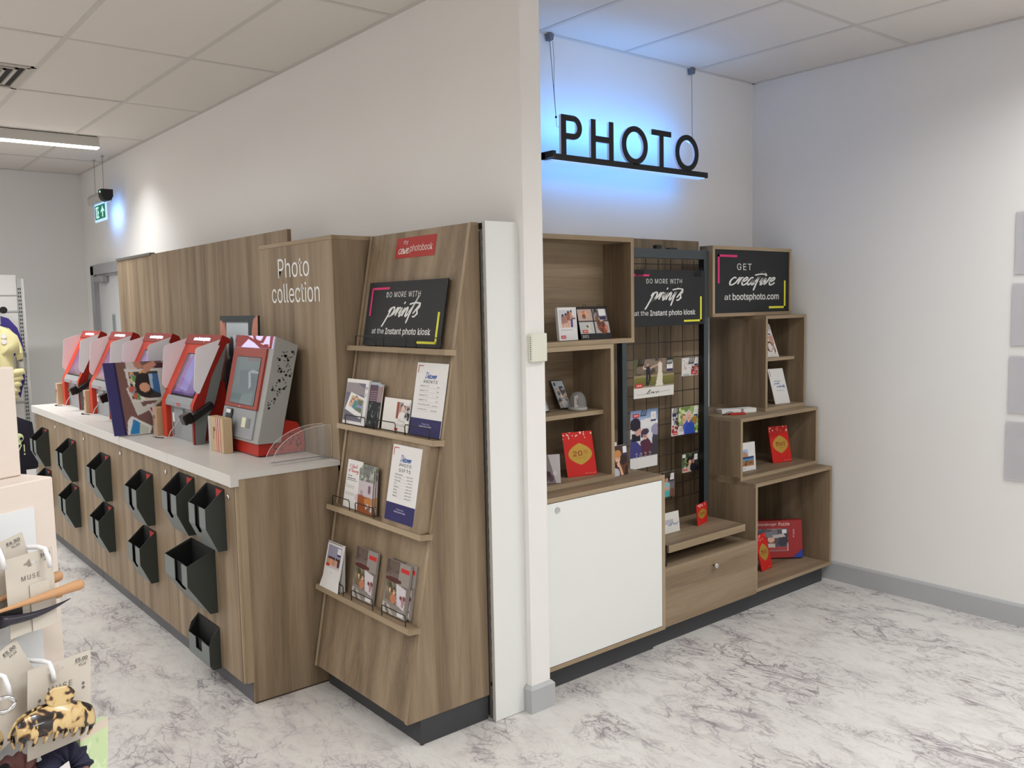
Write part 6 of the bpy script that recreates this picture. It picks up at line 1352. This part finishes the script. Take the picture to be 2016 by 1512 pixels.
def hole_board(O, R, U, w, h, hx, hy, s, t_=.0008):
    """card with a euro slot: outline with a hanging hole bridged into it"""
    O = Vector(O); R = Vector(R).normalized(); U = Vector(U).normalized(); Nn = R.cross(U)
    hole = [(-1.5, 0), (-1.3, .28), (-.7, .3), (-.45, .75), (0, 1), (.45, .75), (.7, .3), (1.3, .28), (1.5, 0), (1.3, -.28), (.7, -.3), (.45, -.7), (0, -.85), (-.45, -.7), (-.7, -.3), (-1.3, -.28)]
    hole = [(hx+a*s, hy+b_*s) for a, b_ in hole]
    bm = bmesh.new(); vs = [bm.verts.new(O+R*a+U*b_) for a, b_ in ((0, 0), (w, 0), (w, h), (0, h))]+[bm.verts.new(O+R*a+U*b_) for a, b_ in hole]
    ed = [bm.edges.new((vs[i], vs[(i+1) % 4])) for i in range(4)]; n = len(hole)
    ed += [bm.edges.new((vs[4+i], vs[4+(i+1) % n])) for i in range(n)]
    bmesh.ops.triangle_fill(bm, use_beauty=True, edges=ed); bm.verts.index_update()
    mb = MB(); V = [v.co.copy() for v in bm.verts]; F = [tuple(v.index for v in f.verts) for f in bm.faces]; bm.free()
    m = len(V); mb.add(V+[v-Nn*t_ for v in V], F+[tuple(i+m for i in f)[::-1] for f in F]); return mb
def sdir(tilt, yaw=0.):
    """right and up vectors of a hanging card; tilt in its own plane, yaw about z (radians)"""
    r = Matrix.Rotation(yaw, 3, 'Z') @ SR; u = Vector(EZ); return (r*math.cos(tilt)+u*math.sin(tilt)), (u*math.cos(tilt)-r*math.sin(tilt))
def carded(name, label, cat, O, tilt, yaw, w, h, price, group, hx=.5, hy=.86, brand=True):
    R, U = sdir(tilt, yaw); t = thing(name, label, cat, tuple(Vector(O)+R*w/2), group=group)
    c = hole_board(O, R, U, w, h, w*hx, h*hy, w*.085).build('backing_card', CARDM, t)
    if brand: letters(c, 'MUSE', O, R, U, w*.50, h*.70, w*.38, CARDI, h=h*.062, spacing=1.25, off=.0006)
    letters(c, price, O, R, U, w*.84, h*.93, w*.20, PRICE, h=h*.042, off=.0006, bold=.01); flat(c, 'price_rule', PRICE, O, R, U, [(w*.73, h*.895, w*.95, h*.898)], .0006); letters(c, '\u20ac%s' % price[1:], O, R, U, w*.86, h*.865, w*.12, PRICE, h=h*.03, off=.0006)
    return t, c, Vector(O), R, U
TAN = mat('tan_wood_stick', (196, 150, 108), .6, noise=.05, nscale=80); DKH = mat('dark_horn', (44, 42, 52), .3)
GRP = 'carded hair accessories on the pink stand'
# hair sticks on the upper hook, three cards deep
R, U = sdir(-.0, 0)
for k, (O, tl, yw, lab) in enumerate(((S(-.205, .018, 1.236), .02, .10, 'rear card of hair sticks at the far left of the upper hook'), (S(-.160, .036, 1.236), .20, -.04, 'middle card of hair sticks fanned behind the front one'))):
    carded('hair_stick_card', lab, 'hair sticks', O, tl, yw, .10, .105, '\u00a36.50', GRP, brand=False)
t, c, O, R, U = carded('hair_stick_card', 'front card of tan and black hair sticks on the upper hook of the pink stand', 'hair sticks', S(-.124, .058, 1.222), .01, -.02, .071, .110, '\u00a36.50', GRP, hy=.87)
Nn = R.cross(U)
def stick(a, b_, r0, r1, m, name, n=12):
    a = Vector(a); b_ = Vector(b_); pts = []; rs = []
    Ln = (b_-a).length; fs = [k/11*(1-r1/Ln) for k in range(12)]+[1-r1/Ln*(1-math.sin(q)) for q in (.35, .7, 1.0, 1.25, 1.45, 1.55)]
    for f in fs:
        pts.append(a.lerp(b_, f)); g_ = (f-(1-r1/Ln))/(r1/Ln); rs.append(r0+(r1-r0)*(f/(1-r1/Ln))**1.2 if g_ <= 0 else r1*math.sqrt(max(.001, 1-g_*g_)))
    return MB().tube(pts, rs, n).build(name, m, t)
stick(S(-.150, .066, 1.268), S(-.014, .068, 1.268), .0022, .0078, TAN, 'hair_stick'); stick(S(-.16, .040, 1.272), S(-.032, .048, 1.284), .002, .0078, TAN, 'hair_stick'); stick(S(-.12, .038, 1.258), S(-.030, .044, 1.256), .002, .006, TAN, 'hair_stick')
def horn(t, a, b_, w, sag):
    pts = []; rs = []
    for k in range(13):
        f = k/12; p = Vector(a).lerp(Vector(b_), f)-EZ*sag*math.sin(f*math.pi); pts.append(p); rs.append(max(.0006, w*(1-f)**.7))
    return MB().tube(pts, rs, 8).build('dark_horn_stick', DKH, t)
horn(t, S(-.142, .066, 1.254), S(-.034, .064, 1.251), .0075, .006)
MB().obox(S(-.092, .0605, 1.222), R, U, .030, .066, .001).build('card_flap', CARDM, t)
sbox(-.15, -.105, .045, .060, 1.242, 1.262).build('dark_clasp', BLACK, t)
# tortoiseshell claw clips on the lower hook
def tortoise():
    m = bpy.data.materials.new('tortoiseshell'); m.use_nodes = True; nt = m.node_tree; b = nt.nodes['Principled BSDF']
    g = nt.nodes.new('ShaderNodeNewGeometry'); n = nt.nodes.new('ShaderNodeTexNoise'); n.inputs['Scale'].default_value = 62; n.inputs['Detail'].default_value = 1.2; n.inputs['Distortion'].default_value = .6
    nt.links.new(g.outputs['Position'], n.inputs['Vector']); r = nt.nodes.new('ShaderNodeValToRGB'); e = r.color_ramp.elements
    e[0].position = .40; e[0].color = L4((214, 186, 132)); e[1].position = .58; e[1].color = L4((26, 18, 14)); x = e.new(.50); x.color = L4((204, 170, 112)); x = e.new(.545); x.color = L4((84, 50, 26))
    nt.links.new(n.outputs[0], r.inputs[0]); nt.links.new(r.outputs[0], b.inputs['Base Color']); b.inputs['Roughness'].default_value = .2; b.inputs['Coat Weight'].default_value = .5; return m
TORT = tortoise()
def claw(t, O, R, U, L):
    """claw clip seen from its side: two curved jaws with teeth, thumb grip and spring"""
    N2 = R.cross(U)
    def P(a, n, b_): return O+R*a+N2*n+U*b_
    for s, nm in ((1, 'jaw'), (-1, 'jaw')):
        mb = MB()
        def f(u, v):
            x = (u-.5)*L; arch = (1-(2*u-1)**2); zt = .010+.020*arch**.6
            zl = -.010+.006*arch; b_ = zt+(zl-zt)*v; n = s*(.004+.014*math.sin(v*math.pi*.62))*(.45+.55*arch**.5)
            return P(x, n+.012, b_)
        g = mb.grid(f, 24, 8); j = mb.build(nm, TORT, t)
        so = j.modifiers.new('thickness', 'SOLIDIFY'); so.thickness = .0026; so.offset = 0
        for k in range(8):
            u = .05+.9*k/7; a = (u-.5)*L*.96; arch = (1-(2*u-1)**2); z0 = -.008+.006*arch; n0 = s*(.004+.014*math.sin(math.pi*.62))*(.45+.55*arch**.5)+.012
            MB().tube([P(a, n0, z0), P(a+.001, n0-s*.002, z0-.009), P(a+.001, n0-s*.006, z0-.015)], [.0030, .0026, .0014], 6).build('tooth', TORT, j)
    mb = MB().grid(lambda u, v: P((u-.5)*.046*(math.sin(math.pi*(.06+.88*v))**.5), .018-.004*v, .026+.026*v), 12, 8); gr = mb.build('thumb_grip', TORT, t); so = gr.modifiers.new('thickness', 'SOLIDIFY'); so.thickness = .003; so.offset = 0
    MB().tube([P(-.014+.028*k/40, .014+.004*math.cos(k*1.2), .024+.004*math.sin(k*1.2)) for k in range(41)], .0008, 5).build('gold_spring', mat('brass', (206, 168, 92), .25, metal=1), t)
t, c, O, R, U = carded('claw_clip_card', 'front card holding a tortoiseshell claw clip on the lower hook of the pink stand', 'claw clip', S(-.124, .074, 1.052), -.075, .0, .101, .125, '\u00a35.00', GRP, hx=.42, hy=.90)
claw(t, S(-.094, .080, 1.094), *sdir(-.24, .0), .122)
for a, b_ in ((.018, .078), (.016, .071), (.088, .074), (.088, .080)): MB().disc(O+R*a+U*b_+R.cross(U)*.0006, R.cross(U), .0022, 8, .0004).build('punched_hole', CARDI, c)
t, c, O, R, U = carded('claw_clip_card', 'middle claw clip card fanned out behind the front one', 'claw clip', S(-.150, .050, 1.07), .42, -.03, .095, .12, '\u00a35.00', GRP, brand=False)
t, c, O, R, U = carded('claw_clip_card', 'left claw clip card cut by the picture edge', 'claw clip', S(-.222, .024, 1.065), .06, .03, .10, .125, '\u00a35.00', GRP, brand=False)
claw(t, S(-.182, .030, 1.098), *sdir(-.18, .1), .09)
MB().tube([S(-.158, .085, 1.150)+Vector((.012*math.cos(a), 0, .010*math.sin(a))) for a in np.linspace(0, 6.28, 12)], .003, 6).build('metal_ring', CHROME, t)
# scrunchies and a pale green pack at the bottom edge
def scrunchie(label, c, rad, tube, m, tilt, seed):
    c = Vector(c); rr = random.Random(seed); ph = [rr.uniform(0, 6.28) for _ in range(4)]
    ax = Matrix.Rotation(tilt[0], 3, SR) @ Matrix.Rotation(tilt[1], 3, 'Z')
    def f(u, v):
        a = 2*math.pi*u; b_ = 2*math.pi*v
        k = 1+.16*math.sin(11*a+ph[0]+1.5*math.sin(b_))+.10*math.sin(19*a+ph[1])
        r = rad+tube*k*math.cos(b_)
        return c+ax @ (SR*(r*math.cos(a))+SN*(r*math.sin(a))+EZ*(tube*k*math.sin(b_)))
    mb = MB().grid(f, 64, 12); o = mb.build('scrunchie', m, None, tuple(c)); return tag(o, label, 'scrunchie', 'scrunchies at the foot of the picture')
NAVY = mat('navy_velvet', (40, 40, 62), .8, noise=.2, nscale=60); ROSE = mat('dusty_rose_velvet', (150, 104, 98), .85, noise=.15, nscale=60); BLKV = mat('black_velvet', (18, 20, 22), .85)
scrunchie('navy velvet scrunchie at the lower left corner', S(-.068, .072, 1.012), .022, .017, NAVY, (1.1, .3), 3)
scrunchie('dusty rose scrunchie in front of the navy one', S(-.072, .112, .992), .016, .014, ROSE, (1.0, .2), 5)
scrunchie('dark mauve scrunchie left of the navy one', S(-.125, .05, 1.018), .024, .014, mat('mauve_velvet', (122, 82, 80), .85), (1.2, 0), 8)
scrunchie('black scrunchie at the bottom left picture corner', S(-.170, .07, 1.025), .022, .018, BLKV, (1.1, .2), 9)
R, U = sdir(.16, 0); O = S(-.132, .098, .985); o = card('scrunchie_tag', 'small white swing tag on the scrunchies', 'tag', O, R, U, .06, .042, .0008)
flat(o, 'tag_print', PAPERG, O, R, U, [(.024, .022+.004*k, .05, .0235+.004*k) for k in range(4)], .0006); flat(o, 'tag_logo', INKB, O, R, U, [(.008, .026, .013, .032)], .0006)
R, U = sdir(-.12, .3); O = S(-.04, .060, .93)
p = Paint(20, 30, (206, 226, 176)); p.blobs(18, 0, .2, 1, 1, .05, .1, [(186, 214, 160), (222, 236, 196)], 3); p.rect(0, 0, 1, .12, (222, 206, 190)); p.ell(.2, .06, .06, .04, (206, 160, 110))
card('pale_green_pack', 'pale green bubble pack peeping out behind the navy scrunchie', 'pack', O, R, U, .07, .115, .012, mat('pale_green_pack', (200, 218, 176), .4), p)
bpy.context.view_layer.update()
